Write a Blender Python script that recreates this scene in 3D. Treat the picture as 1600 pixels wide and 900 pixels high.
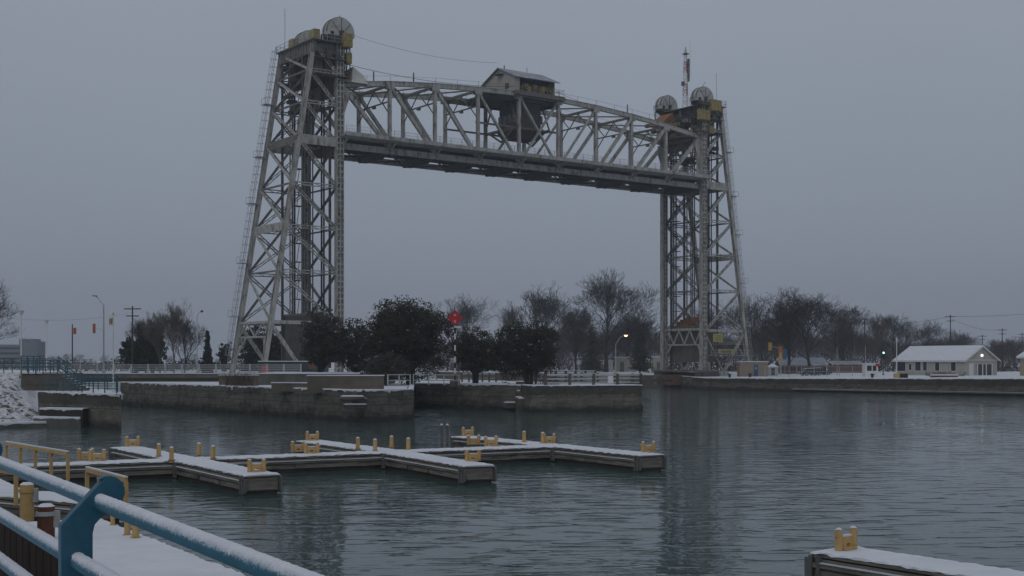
import bpy, math, random
from mathutils import Vector, Matrix
R = math.radians
random.seed(7)
S = bpy.context.scene
for o in list(bpy.data.objects): bpy.data.objects.remove(o)

# ---------------------------------------------------------------- camera, sky, sun, exposure
F, CX, HZ, EYE = 2000.0, 800.0, 565.0, 5.0
cam = bpy.data.cameras.new('camera'); cob = bpy.data.objects.new('camera', cam); S.collection.objects.link(cob)
cob.location = (0, 0, EYE); cob.rotation_euler = (R(90), 0, 0)
cam.sensor_width = 36; cam.lens = 45; cam.shift_y = (HZ-450)/1600; cam.clip_end = 12000; cam.clip_start = .1
S.camera = cob
SUN_EL, SUN_AZ = R(40), R(200)            # azimuth clockwise from +Y
W = bpy.data.worlds.new("World"); S.world = W; W.use_nodes = True
nt = W.node_tree; nt.nodes.clear(); N = nt.nodes.new; L = nt.links.new
out = N('ShaderNodeOutputWorld'); bg = N('ShaderNodeBackground'); bg.inputs[1].default_value = .1
sky = N('ShaderNodeTexSky'); sky.sky_type = 'NISHITA'; sky.sun_disc = False
sky.sun_elevation = SUN_EL; sky.sun_rotation = SUN_AZ; sky.dust_density = 4; sky.air_density = 1.2
tc = N('ShaderNodeTexCoord'); sx = N('ShaderNodeSeparateXYZ'); rp = N('ShaderNodeValToRGB')
L(tc.outputs['Generated'], sx.inputs[0]); L(sx.outputs[2], rp.inputs[0])
cr = rp.color_ramp
cr.elements[0].position = 0; cr.elements[0].color = (.412, .472, .595, 1)
cr.elements[1].position = 1; cr.elements[1].color = (.86, .93, 1.0, 1)
e = cr.elements.new(.12); e.color = (.482, .55, .675, 1)
e = cr.elements.new(.3); e.color = (.56, .635, .745, 1)
nz = N('ShaderNodeTexNoise'); nz.inputs['Scale'].default_value = 1.6; nz.inputs['Detail'].default_value = 3
L(tc.outputs['Generated'], nz.inputs[0])
mr = N('ShaderNodeMapRange'); mr.inputs[1].default_value = .3; mr.inputs[2].default_value = .7; mr.inputs[3].default_value = 9.4; mr.inputs[4].default_value = 10.2
L(nz.outputs[0], mr.inputs[0])
vm = N('ShaderNodeVectorMath'); vm.operation = 'SCALE'; L(rp.outputs[0], vm.inputs[0]); L(mr.outputs[0], vm.inputs['Scale'])
mx = N('ShaderNodeMix'); mx.data_type = 'RGBA'; mx.inputs[0].default_value = .06
L(vm.outputs[0], mx.inputs[6]); L(sky.outputs[0], mx.inputs[7]); L(mx.outputs[2], bg.inputs[0]); L(bg.outputs[0], out.inputs[0])
sl = bpy.data.lights.new('sun', 'SUN'); sl.energy = .5; sl.angle = R(25); sl.color = (1, .96, .9)
so = bpy.data.objects.new('sun', sl); S.collection.objects.link(so)
sd = Vector((math.sin(SUN_AZ)*math.cos(SUN_EL), math.cos(SUN_AZ)*math.cos(SUN_EL), math.sin(SUN_EL)))
so.rotation_euler = sd.to_track_quat('Z', 'Y').to_euler(); so.location = (0, -20, 60)
S.view_settings.view_transform = 'Standard'; S.view_settings.look = 'None'; S.view_settings.gamma = 1
S.view_settings.exposure = -.93
S.render.engine = 'CYCLES'

# ---------------------------------------------------------------- materials
def lerp3(a, b, t): return tuple(a[i]+(b[i]-a[i])*t for i in range(3))
def mat(name, c1, c2=None, rough=.8, scale=2.0, bump=.0, c3=None, s3=.7, t3=.58, stretch=(1, 1, 1), metal=0, w3=.12, spec=.3, bdist=.05):
    m = bpy.data.materials.new(name); m.use_nodes = True; t = m.node_tree; n = t.nodes; l = t.links.new
    p = n['Principled BSDF']; p.inputs['Roughness'].default_value = rough; p.inputs['Metallic'].default_value = metal
    p.inputs['Specular IOR Level'].default_value = spec
    if c2 is None: c2 = lerp3(c1, (0, 0, 0), .25)
    co = n.new('ShaderNodeTexCoord'); mp = n.new('ShaderNodeMapping'); mp.inputs['Scale'].default_value = stretch; l(co.outputs['Object'], mp.inputs[0])
    a = n.new('ShaderNodeTexNoise'); a.inputs['Scale'].default_value = scale; a.inputs['Detail'].default_value = 6; a.inputs['Roughness'].default_value = .65
    l(mp.outputs[0], a.inputs[0])
    r = n.new('ShaderNodeMapRange'); r.inputs[1].default_value = .33; r.inputs[2].default_value = .67; l(a.outputs[0], r.inputs[0])
    x = n.new('ShaderNodeMix'); x.data_type = 'RGBA'; x.inputs[6].default_value = (*c1, 1); x.inputs[7].default_value = (*c2, 1); l(r.outputs[0], x.inputs[0])
    col = x.outputs[2]
    if c3:
        b = n.new('ShaderNodeTexNoise'); b.inputs['Scale'].default_value = s3; b.inputs['Detail'].default_value = 8; b.inputs['Roughness'].default_value = .7
        l(mp.outputs[0], b.inputs[0])
        q = n.new('ShaderNodeMapRange'); q.inputs[1].default_value = t3; q.inputs[2].default_value = t3+w3; l(b.outputs[0], q.inputs[0])
        y = n.new('ShaderNodeMix'); y.data_type = 'RGBA'; l(q.outputs[0], y.inputs[0]); l(col, y.inputs[6]); y.inputs[7].default_value = (*c3, 1)
        col = y.outputs[2]
    l(col, p.inputs['Base Color'])
    if bump:
        bb = n.new('ShaderNodeBump'); bb.inputs['Strength'].default_value = bump; bb.inputs['Distance'].default_value = bdist
        l(a.outputs[0], bb.inputs['Height']); l(bb.outputs[0], p.inputs['Normal'])
    return m
M = {}
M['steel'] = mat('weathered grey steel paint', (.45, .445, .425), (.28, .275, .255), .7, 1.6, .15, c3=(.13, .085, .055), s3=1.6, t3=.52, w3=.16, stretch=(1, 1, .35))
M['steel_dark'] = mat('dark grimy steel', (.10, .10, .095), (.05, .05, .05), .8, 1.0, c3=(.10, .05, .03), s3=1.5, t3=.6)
M['steel_mid'] = mat('mid tone steel', (.20, .195, .18), (.11, .105, .10), .75, 1.5, c3=(.11, .06, .04), s3=2, t3=.52)  # on far and inner tower faces its darker tone stands in for shade
M['cable'] = mat('black greased wire rope', (.02, .02, .022), (.03, .03, .03), .7)
M['hood'] = mat('sheet metal hood', (.50, .50, .49), (.38, .38, .37), .55, .8, c3=(.28, .26, .23), s3=1.1, t3=.55)
M['yellow_frame'] = mat('faded yellow machinery paint', (.42, .33, .13), (.22, .17, .08), .6, 2)
M['orange'] = mat('rusty orange machinery', (.32, .13, .055), (.17, .075, .04), .8, 1.1)
M['concrete'] = mat('aged concrete', (.15, .14, .125), (.08, .075, .066), .9, .6, .4, c3=(.04, .038, .035), s3=.35, t3=.53, stretch=(1, 1, .5), w3=.2)
M['block'] = mat('buff concrete wall', (.15, .13, .105), (.10, .085, .07), .9, .9, .3, c3=(.13, .07, .05), s3=.5, t3=.62)
M['snow'] = mat('fresh snow', (.69, .71, .77), (.60, .625, .69), .6, .8, .3, spec=.2)
M['snowground'] = mat('snow with patches of grass', (.69, .71, .77), (.55, .56, .60), .7, .5, .3, c3=(.20, .18, .15), s3=.22, t3=.60, spec=.2)
M['snowbank'] = mat('snow over rough rubble and dead grass', (.66, .68, .74), (.45, .45, .49), .8, 1.3, .6, c3=(.09, .075, .065), s3=1.7, t3=.50, w3=.06)
M['asphalt'] = mat('wet asphalt', (.06, .06, .062), (.10, .10, .105), .7, .5)
M['bark'] = mat('dark wet bark', (.055, .048, .043), (.03, .026, .024), .9, 3)
M['bark_pale'] = mat('grey brown bark', (.12, .105, .09), (.07, .06, .05), .9, 3)
M['leaf_dark'] = mat('dark evergreen foliage', (.018, .026, .014), (.042, .036, .022), .8, .8, c3=(.065, .06, .045), s3=1.4, t3=.58)
M['leaf_olive'] = mat('dull winter foliage', (.035, .038, .028), (.055, .050, .040), .8, .5)
M['leaf_bluish'] = mat('fir needles', (.016, .026, .020), (.028, .036, .028), .8, .5)
M['leaf_red'] = mat('leafless brown hedge twigs', (.11, .06, .05), (.06, .04, .035), .9, 1)
M['timber'] = mat('weathered grey dock timber', (.24, .22, .19), (.10, .09, .08), .85, 2.2, .3, c3=(.05, .045, .04), s3=1.6, t3=.55, stretch=(.4, .4, 3))
M['timber_dark'] = mat('wet dark timber', (.03, .028, .026), (.055, .05, .045), .6, 2)
M['yellow'] = mat('yellow dock paint', (.56, .37, .15), (.44, .28, .12), .55, 5, c3=(.28, .15, .05), s3=4, t3=.60)
M['yellow_sign'] = mat('yellow board', (.42, .38, .10), (.33, .30, .10), .6, 2)
M['pile_rust'] = mat('rusty steel pile', (.16, .06, .03), (.07, .03, .02), .85, 3, .4, c3=(.30, .15, .05), s3=2, t3=.6)
M['sheet_rust'] = mat('brown rusted sheet piling', (.052, .032, .024), (.025, .018, .016), .85, 1.6, .4, c3=(.10, .05, .03), s3=2, t3=.6, stretch=(1, 1, .4))
M['blue'] = mat('blue railing paint', (.020, .105, .165), (.014, .078, .128), .5, 7, .15, c3=(.045, .12, .16), s3=22, t3=.58, spec=.5, bdist=.002)
M['blue_far'] = mat('teal blue railing paint', (.045, .125, .165), (.035, .09, .12), .5, 2)
M['galv'] = mat('galvanised pipe', (.42, .44, .45), (.30, .31, .32), .5, 2)
M['dock_metal'] = mat('dull dock steel', (.17, .17, .165), (.10, .10, .10), .6, 3)
M['wood_post'] = mat('old guard rail post', (.13, .11, .09), (.07, .06, .05), .9, 2)
M['white'] = mat('white paint', (.7, .7, .7), (.6, .6, .6), .6, 2)
M['cream'] = mat('cream siding', (.44, .42, .37), (.36, .34, .30), .7, 1)
M['cream2'] = mat('tan siding', (.36, .30, .22), (.30, .25, .19), .7, 1)
M['brownwall'] = mat('beige block hut wall', (.28, .22, .17), (.22, .18, .14), .8, 1)
M['redwall'] = mat('dark red siding', (.13, .04, .035), (.10, .035, .03), .8, 1)
M['brick'] = mat('orange brown brick', (.17, .085, .055), (.10, .06, .045), .85, 1)
M['glass'] = mat('dark window glass', (.02, .025, .03), (.03, .035, .04), .12, 1, spec=.6)
M['bluedoor'] = mat('blue door', (.03, .10, .22), (.025, .08, .18), .6, 1)
M['black'] = mat('black rubber', (.015, .015, .016), (.02, .02, .02), .7, 1)
M['carpaint'] = mat('dark green car paint', (.03, .045, .045), (.02, .03, .03), .3, 1, spec=.5)
M['carpaint2'] = mat('black car paint', (.02, .02, .025), (.015, .015, .02), .3, 1, spec=.5)
M['red'] = mat('red sign paint', (.50, .02, .03), (.42, .02, .03), .5, 3)
M['pink'] = mat('pale lettering', (.62, .42, .42), (.5, .3, .3), .5, 3)
M['redmast'] = mat('red mast paint', (.32, .09, .08), (.25, .08, .07), .6, 1)
M['tower_block'] = mat('hazed grey blue cladding', (.16, .18, .215), (.13, .15, .18), .6, .1)  # distance haze put into the office colour, close to the sky tone
M['amber'] = mat('traffic signal yellow', (.55, .30, .06), (.45, .25, .05), .6, 2)
M['orange_flag'] = mat('orange cloth', (.42, .13, .05), (.34, .11, .05), .8, 2)
M['bluecloth'] = mat('blue cloth', (.04, .13, .28), (.03, .11, .22), .8, 2)
M['roofmetal'] = mat('snow dusted metal roof', (.30, .32, .36), (.20, .21, .24), .6, .5, c3=(.48, .51, .56), s3=.6, t3=.55)
M['canvas'] = mat('white tarpaulin', (.62, .60, .55), (.5, .48, .44), .8, 1)
M['stone'] = mat('rubble stone', (.12, .105, .09), (.07, .062, .055), .9, 1.4, .5)
def emis(name, c, s):
    m = bpy.data.materials.new(name); m.use_nodes = True; p = m.node_tree.nodes['Principled BSDF']
    p.inputs['Base Color'].default_value = (*c, 1); p.inputs['Emission Color'].default_value = (*c, 1); p.inputs['Emission Strength'].default_value = s; return m
M['lamp_warm'] = emis('lit sodium lamp', (1, .62, .25), 14)
M['lamp_white'] = emis('lit white lamp', (.95, .97, 1), 3)
M['lamp_green'] = emis('lit green signal', (.55, 1, .8), 3)

M['blue_pipe'] = mat('frosted blue pipe paint', (.022, .12, .18), (.015, .09, .14), .42, 7, .05, c3=(.03, .13, .20), s3=14, t3=.6, spec=.5, bdist=.002)
t = M['blue_pipe'].node_tree; n = t.nodes; l = t.links.new; p = n['Principled BSDF']; c0 = p.inputs['Base Color'].links[0].from_socket
g_ = n.new('ShaderNodeNewGeometry'); sz_ = n.new('ShaderNodeSeparateXYZ'); l(g_.outputs['Normal'], sz_.inputs[0])
f1 = n.new('ShaderNodeTexNoise'); f1.inputs['Scale'].default_value = 75; f1.inputs['Detail'].default_value = 6; f1.inputs['Roughness'].default_value = .8; l(g_.outputs['Position'], f1.inputs[0])
a1 = n.new('ShaderNodeMath'); a1.operation = 'MULTIPLY_ADD'; l(f1.outputs[0], a1.inputs[0]); a1.inputs[1].default_value = 1.9; l(sz_.outputs[2], a1.inputs[2])
q1 = n.new('ShaderNodeMapRange'); q1.inputs[1].default_value = 1.25; q1.inputs[2].default_value = 1.85; l(a1.outputs[0], q1.inputs[0])
x1 = n.new('ShaderNodeMix'); x1.data_type = 'RGBA'; l(q1.outputs[0], x1.inputs[0]); l(c0, x1.inputs[6]); x1.inputs[7].default_value = (.62, .68, .76, 1); l(x1.outputs[2], p.inputs['Base Color'])
# quay wall masonry, mapped by UV (u = metres along, v = height)
def wall_mat(name, a, b, dark, bw=2.1, bh=.68, band=None):
    m = bpy.data.materials.new(name); m.use_nodes = True; t = m.node_tree; n = t.nodes; l = t.links.new
    p = n['Principled BSDF']; p.inputs['Roughness'].default_value = .92; p.inputs['Specular IOR Level'].default_value = .2
    uv = n.new('ShaderNodeUVMap')
    def noise(sc, det, stretch, rough=.65):
        mp = n.new('ShaderNodeMapping'); mp.inputs['Scale'].default_value = stretch; l(uv.outputs[0], mp.inputs[0])
        q = n.new('ShaderNodeTexNoise'); q.inputs['Scale'].default_value = sc; q.inputs['Detail'].default_value = det; q.inputs['Roughness'].default_value = rough
        l(mp.outputs[0], q.inputs[0]); return q.outputs[0]
    def rng(s, lo, hi, c=0, d=1):
        q = n.new('ShaderNodeMapRange'); q.inputs[1].default_value = lo; q.inputs[2].default_value = hi; q.inputs[3].default_value = c; q.inputs[4].default_value = d
        l(s, q.inputs[0]); return q.outputs[0]
    def mix(f, c1, c2):
        q = n.new('ShaderNodeMix'); q.data_type = 'RGBA'; l(f, q.inputs[0])
        for k, c in ((6, c1), (7, c2)):
            if isinstance(c, tuple): q.inputs[k].default_value = (*c, 1)
            else: l(c, q.inputs[k])
        return q.outputs[2]
    c = mix(rng(noise(.5, 8, (1, 1.6, 1)), .35, .65), a, b)
    c = mix(rng(noise(1.1, 6, (1, .25, 1)), .50, .70, 0, .6), c, dark)
    c = mix(rng(noise(.8, 6, (.35, 2.2, 1)), .52, .66, 0, .7), c, dark)            # vertical streaks
    c = mix(rng(noise(1.6, 9, (.5, 1.4, 1), .8), .56, .68, 0, .8), c, lerp3(a, (.34, .31, .27), .6))   # pale spalls
    br = n.new('ShaderNodeTexBrick'); br.inputs['Scale'].default_value = 1; br.inputs['Brick Width'].default_value = bw; br.inputs['Row Height'].default_value = bh
    br.inputs['Mortar Size'].default_value = .05; br.inputs['Mortar Smooth'].default_value = .6
    br.inputs['Color1'].default_value = (0, 0, 0, 1); br.inputs['Color2'].default_value = (.12, .12, .12, 1); br.inputs['Mortar'].default_value = (.7, .7, .7, 1)
    l(uv.outputs[0], br.inputs[0]); c = mix(br.outputs[0], c, dark)
    s = n.new('ShaderNodeSeparateXYZ'); l(uv.outputs[0], s.inputs[0])
    ad = n.new('ShaderNodeMath'); ad.operation = 'ADD'; l(s.outputs[1], ad.inputs[0]); l(rng(noise(1.2, 5, (1, 1, 1)), .3, .7, -.25, .25), ad.inputs[1])
    c = mix(rng(ad.outputs[0], .25, .75, .85, 0), c, lerp3(dark, (0, 0, 0), .4))   # algae and wet at the waterline
    if band is not None: c = mix(rng(ad.outputs[0], band+.1, band+.16, 0, .72), c, dark)   # older darker upper course
    l(c, p.inputs['Base Color'])
    bb = n.new('ShaderNodeBump'); bb.inputs['Strength'].default_value = .9; bb.inputs['Distance'].default_value = .25
    l(noise(1.8, 8, (1, 1, 1), .75), bb.inputs['Height']); l(bb.outputs[0], p.inputs['Normal'])
    return m
M['quay'] = wall_mat('stained quay concrete', (.20, .183, .155), (.115, .105, .09), (.048, .044, .039))
M['quay_pale'] = wall_mat('pale quay concrete', (.23, .21, .175), (.15, .135, .115), (.06, .054, .047), 9, 1.45, 1.5)
M['quay_band'] = wall_mat('two tone quay concrete', (.19, .172, .142), (.12, .108, .09), (.045, .04, .036), 7, 1.05, 1.15)

# water
m = bpy.data.materials.new('canal water'); m.use_nodes = True; M['water'] = m
t = m.node_tree; n = t.nodes; l = t.links.new; p = n['Principled BSDF']
p.inputs['Base Color'].default_value = (.042, .078, .077, 1); p.inputs['Roughness'].default_value = .04; p.inputs['IOR'].default_value = 1.33
geo = n.new('ShaderNodeNewGeometry')
def wn(sc, det, st, rot=0):
    mp = n.new('ShaderNodeMapping'); mp.inputs['Scale'].default_value = st; mp.inputs['Rotation'].default_value = (0, 0, R(rot)); l(geo.outputs['Position'], mp.inputs[0])
    q = n.new('ShaderNodeTexNoise'); q.inputs['Scale'].default_value = sc; q.inputs['Detail'].default_value = det; q.inputs['Roughness'].default_value = .5
    q.inputs['Distortion'].default_value = .4; l(mp.outputs[0], q.inputs[0]); return q.outputs[0]
def mth(op, a, b):
    q = n.new('ShaderNodeMath'); q.operation = op
    for k, v in ((0, a), (1, b)):
        if isinstance(v, (int, float)): q.inputs[k].default_value = v
        else: l(v, q.inputs[k])
    return q.outputs[0]
patch = n.new('ShaderNodeMapRange'); patch.inputs[1].default_value = .38; patch.inputs[2].default_value = .62; patch.inputs[3].default_value = .35; patch.inputs[4].default_value = 1.3
l(wn(.055, 3, (1, .5, 1), 20), patch.inputs[0])
h = mth('ADD', mth('MULTIPLY', wn(.85, 2, (.75, 1.25, 1), 10), .55), mth('MULTIPLY', wn(2.4, 2, (.8, 1.3, 1), -15), .22))
h = mth('ADD', h, mth('MULTIPLY', mth('MAXIMUM', mth('SUBTRACT', wn(1.05, 1, (.55, 1.5, 1), -8), .53), 0), 2.7))
h = mth('MULTIPLY', h, patch.outputs[0])
bb = n.new('ShaderNodeBump'); bb.inputs['Strength'].default_value = 1; bb.inputs['Distance'].default_value = .055; l(h, bb.inputs['Height']); l(bb.outputs[0], p.inputs['Normal'])

# ---------------------------------------------------------------- mesh helpers
COL = S.collection
class MB:
    def __init__(s): s.v = []; s.f = []; s.uv = None
    def add(s, vs, fs):
        b = len(s.v); s.v += [tuple(x) for x in vs]; s.f += [tuple(b+i for i in f) for f in fs]; return s
    def box(s, x0, x1, y0, y1, z0, z1):
        return s.add([(x0, y0, z0), (x1, y0, z0), (x1, y1, z0), (x0, y1, z0), (x0, y0, z1), (x1, y0, z1), (x1, y1, z1), (x0, y1, z1)],
                     [(3, 2, 1, 0), (4, 5, 6, 7), (0, 1, 5, 4), (1, 2, 6, 5), (2, 3, 7, 6), (3, 0, 4, 7)])
    def beam(s, p, q, w, h, up=(0, 0, 1)):
        p, q = Vector(p), Vector(q); d = (q-p).normalized(); up = Vector(up)
        a = d.cross(up)
        if a.length < 1e-3: a = d.cross(Vector((0, 1, 0)))
        a.normalize(); b = a.cross(d).normalized(); a *= w/2; b *= h/2
        return s.add([p-a-b, p+a-b, p+a+b, p-a+b, q-a-b, q+a-b, q+a+b, q-a+b],
                     [(3, 2, 1, 0), (4, 5, 6, 7), (0, 1, 5, 4), (1, 2, 6, 5), (2, 3, 7, 6), (3, 0, 4, 7)])
    def tube(s, p, q, r, n=8, r2=None, caps=True):
        p, q = Vector(p), Vector(q); d = (q-p).normalized(); r2 = r if r2 is None else r2
        a = d.cross(Vector((0, 0, 1)))
        if a.length < 1e-3: a = Vector((1, 0, 0))
        a.normalize(); b = d.cross(a)
        vs = [p+(a*math.cos(2*math.pi*i/n)+b*math.sin(2*math.pi*i/n))*r for i in range(n)] + [q+(a*math.cos(2*math.pi*i/n)+b*math.sin(2*math.pi*i/n))*r2 for i in range(n)]
        fs = [(i, (i+1) % n, n+(i+1) % n, n+i) for i in range(n)]
        if caps: fs += [tuple(range(n-1, -1, -1)), tuple(range(n, 2*n))]
        return s.add(vs, fs)
    def prism(s, poly, z0, z1):      # poly: list of (x, y) or (x, y, ztop)
        n = len(poly)
        vs = [(p[0], p[1], z0) for p in poly]+[(p[0], p[1], p[2] if len(p) > 2 else z1) for p in poly]
        return s.add(vs, [tuple(range(n-1, -1, -1)), tuple(range(n, 2*n))]+[(i, (i+1) % n, n+(i+1) % n, n+i) for i in range(n)])
    def lattice(s, p, q, depth, w, nrm, panels, chord=.12, lace=.07):   # open laced member: two chords and zigzag lacing
        p, q = Vector(p), Vector(q); d = (q-p).normalized(); n = Vector(nrm).normalized(); a = n.cross(d).normalized()*depth/2
        s.beam(p+a, q+a, w, chord, a); s.beam(p-a, q-a, w, chord, a)
        for i in range(panels):
            s0 = p+(q-p)*(i/panels); s1 = p+(q-p)*((i+1)/panels); k = 1 if i % 2 else -1
            s.beam(s0+a*k, s1-a*k, lace, lace, n)
        return s
    def build(s, name, m, parent=None, smooth=False, mw=None):
        me = bpy.data.meshes.new(name); me.from_pydata(s.v, [], s.f); me.update()
        mats = m if isinstance(m, list) else [m]
        for x in mats: me.materials.append(M[x] if isinstance(x, str) else x)
        if smooth:
            for f in me.polygons: f.use_smooth = True
        if s.uv:
            ul = me.uv_layers.new(name='UVMap')
            for lp in me.loops: ul.data[lp.index].uv = s.uv[lp.vertex_index]
        o = bpy.data.objects.new(name, me); COL.objects.link(o)
        if parent is not None: o.parent = parent
        return o
def tag(o, label=None, cat=None, group=None, kind=None):
    if label: o['label'] = label
    if cat: o['category'] = cat
    if group: o['group'] = group
    if kind: o['kind'] = kind
    return o
def thing(name, label, cat, loc=(0, 0, 0), rz=0, group=None):
    o = bpy.data.objects.new(name, None); COL.objects.link(o); o.empty_display_size = .3
    o.location = loc; o.rotation_euler = (0, 0, rz); return tag(o, label, cat, group)
def copy_thing(src, loc, rz=None, label=None, scale=None):
    c = src.copy(); COL.objects.link(c); c.location = loc
    if rz is not None: c.rotation_euler = (0, 0, rz)
    if scale is not None: c.scale = scale if isinstance(scale, tuple) else (scale,)*3
    if label: c['label'] = label
    for ch in [o for o in bpy.data.objects if o.parent == src]:
        k = ch.copy(); COL.objects.link(k); k.parent = c
        for g in [o for o in bpy.data.objects if o.parent == ch]:
            j = g.copy(); COL.objects.link(j); j.parent = k
    return c
def G(px, py, h=0):                    # world point on the level z = h
    Y = F*(EYE-h)/(py-HZ); return Vector(((px-CX)/F*Y, Y, h))
def P(px, py, Y): return Vector(((px-CX)/F*Y, Y, EYE-(py-HZ)*Y/F))
def PX(px, Y, z): return Vector(((px-CX)/F*Y, Y, z))

# ---------------------------------------------------------------- setting: bed, water, land
GZ = 2.6
tag(MB().box(-6000, 6000, -3000, 9000, -4.2, -4).build('canal_bed', 'timber_dark'), kind='structure')
o = MB().add([(-900, -200, 0), (900, -200, 0), (900, 1400, 0), (-900, 1400, 0)], [(0, 1, 2, 3)]).build('water', 'water'); tag(o, kind='structure')
left_land = [(13.1, 129.9), (2.7, 127.0), (1.7, 131.9), (.3, 132.6), (-11.3, 141.4), (-9.2, 111.3), (-12.4, 106.4), (-45.4, 149.3), (-53, 152), (-31, 101),
             (-28.9, 94.4), (-38.4, 103.9), (-44, 108), (-300, 108), (-6000, 300), (-6000, 9000), (-4400, 9000), (-25.5, 201.5)]
m_ = MB().prism([(x, y) for x, y in left_land], -4, GZ); tag(m_.build('island_ground', 'snowground'), kind='structure')
RZ = [(34.4, 229, 2.05), (46.8, 212.8, 2.15), (74, 185, 2.5), (110, 150, 2.7), (900, -300, 2.7), (6000, -300, 2.7), (6000, 9000, 2.7), (-4200, 9000, 2.6), (26, 262, 2.3), (30, 252.5, 2.3), (34.4, 244, 2.1)]
m_ = MB(); nR = len(RZ)
m_.add([(x, y, -4) for x, y, z in RZ]+[(x, y, z-.02) for x, y, z in RZ]+[(60, 300, 2.45)],
       [(i, (i+1) % nR, nR+(i+1) % nR, nR+i) for i in range(nR)]+[(nR+i, nR+(i+1) % nR, 2*nR) for i in range(nR)])
tag(m_.build('far_bank_ground', 'snowground'), kind='structure')
# camera-side quay
near = [(1.62, -8), (-14.4, 18.9), (-120, 30), (-120, -60), (40, -60)]
near = [(1.28+.22+.6*8, -8), (1.5-.6*20, 20), (-60, 26), (-60, -40), (30, -40)]
tag(MB().prism(near, -4, 3.4).build('near_quay_ground', 'snow'), kind='structure')

def jag_snow(path, z, out, th=.07, depth=1.2, step=.25, name='snow', parent=None, droop=.16):
    """snow blanket along a wall top with an uneven lip hanging over the outer edge (outer side is to the right of the path)"""
    mb = MB(); pts = []
    for a, b in zip(path[:-1], path[1:]):
        a3, b3 = Vector(a[:2]).to_3d(), Vector(b[:2]).to_3d(); L_ = (b3-a3).length; d = (b3-a3).normalized(); nr = Vector((d.y, -d.x, 0))
        k = max(1, int(L_/step))
        za = a[2] if len(a) > 2 else z; zb = b[2] if len(b) > 2 else z
        for i in range(k+1):
            q = a3.lerp(b3, i/k); zz = za+(zb-za)*i/k; pts.append((q, nr, zz))
    prev = 0
    for q, nr, zz in pts:
        prev = .6*prev+.4*random.uniform(-1, 1); e_ = out+.03+.05*prev; dr = droop*max(.15, .5+1.1*prev)*random.uniform(.6, 1.3)*(2.2 if random.random() < .05 else 1)
        mb.v += [tuple(q-nr*depth+Vector((0, 0, zz+.01))), tuple(q-nr*(depth-.05)+Vector((0, 0, zz+th))), tuple(q+nr*(e_-.03)+Vector((0, 0, zz+th*(1+.4*prev)))),
                 tuple(q+nr*e_+Vector((0, 0, zz-.01))), tuple(q+nr*(e_-.01)+Vector((0, 0, zz-dr)))]
    for i in range(len(pts)-1):
        for k in range(4): mb.f.append((i*5+k, i*5+k+1, i*5+5+k+1, i*5+5+k))
    return mb.build(name, 'snow', parent)

def quay(name, label, path, z, m, depth=.35, out=.12, droop=.16, recess=()):
    """masonry wall strip; outer side is to the right of the path direction"""
    root = thing(name, label, 'quay wall', (0, 0, 0)); mb = MB(); mb.uv = []
    u = 0
    pts = []
    for i, a in enumerate(path):
        p_ = Vector(a[:2]).to_3d(); dirs = []
        if i: dirs.append((p_-Vector(path[i-1][:2]).to_3d()).normalized())
        if i < len(path)-1: dirs.append((Vector(path[i+1][:2]).to_3d()-p_).normalized())
        d = sum(dirs, Vector()).normalized(); nr = Vector((d.y, -d.x, 0))
        if len(dirs) == 2: nr /= max(.5, dirs[0].dot(d))
        if i: u += (p_-Vector(path[i-1][:2]).to_3d()).length
        pts.append((p_, nr, u, a[2] if len(a) > 2 else z))
    fine = []
    for (a, na, ua, za), (b, nb, ub, zb) in zip(pts[:-1], pts[1:]):
        k = max(1, int((ub-ua)/.8))
        for i in range(k): fine.append((a.lerp(b, i/k), na.lerp(nb, i/k), ua+(ub-ua)*i/k, za+(zb-za)*i/k))
    fine.append(pts[-1]); nlev = 7
    for q, nr, uu, zz in fine:
        for j in range(nlev):
            hh = -2+(zz+2.0)*j/(nlev-1); bulge = random.uniform(-.10, .06) if 0 < j else 0
            w = q+nr*(out+bulge); mb.v.append((w.x, w.y, hh)); mb.uv.append((uu, hh))
        w = q-nr*depth; mb.v.append((w.x, w.y, zz)); mb.uv.append((uu, zz+depth))
    st = nlev+1
    for i in range(len(fine)-1):
        for j in range(nlev): mb.f.append((i*st+j, (i+1)*st+j, (i+1)*st+j+1, i*st+j+1))
    mb.f.append(tuple(range(nlev+1))); mb.f.append(tuple(range((len(fine)-1)*st+nlev, (len(fine)-1)*st-1, -1)))
    mb.build('masonry', m, root)
    sn = jag_snow(path, z, out, depth=depth, parent=root, name='snow_cap', droop=droop)
    return root
quay('quay_wall', 'long dark stained concrete quay wall left of the crumbled corner', [(-45.5, 149, GZ), (-12.3, 106, GZ)], GZ, 'quay')
quay('quay_wall', 'short wall face with a ragged right end just right of the crumbled corner', [(-12.3, 106), (-8.7, 111), (-10.9, 141)], GZ, 'quay')
quay('quay_wall', 'low broken stone quay wall below the red diamond sign', [(-10.9, 141), (-.2, 131.9), (1.0, 130.9)], GZ, 'quay')
quay('quay_wall', 'paler squared concrete pier with wooden guard rail on top', [(1.0, 131.5), (1.9, 126.7), (13.1, 129.9), (8, 139)], GZ, 'quay_pale', droop=.1)
quay('quay_wall', 'square concrete quay corner at the left under the blue stair railings', [(-38.4, 103.9), (-28.9, 94.4), (-31, 101)], GZ-.05, 'quay_pale')
quay('quay_wall', 'long far quay wall with dark upper band running to the right frame edge', [(34.4, 244, 2.05), (34.4, 229, 2.05), (46.8, 212.8, 2.15), (74, 185, 2.5), (110, 150, 2.7)], 2.2, 'quay_band', droop=.1)
quay('quay_wall', 'low far quay wall between the right bridge tower and the open canal', [(-20, 341, 2.3), (26, 262, 2.3), (30, 252.5, 2.3)], 2.3, 'block', droop=.1)
quay('quay_wall', 'dark recessed quay face directly under the right bridge tower portal', [(30, 252.5, 2.3), (34.4, 244, 2.1)], 2.2, 'quay', droop=.05)
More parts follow.
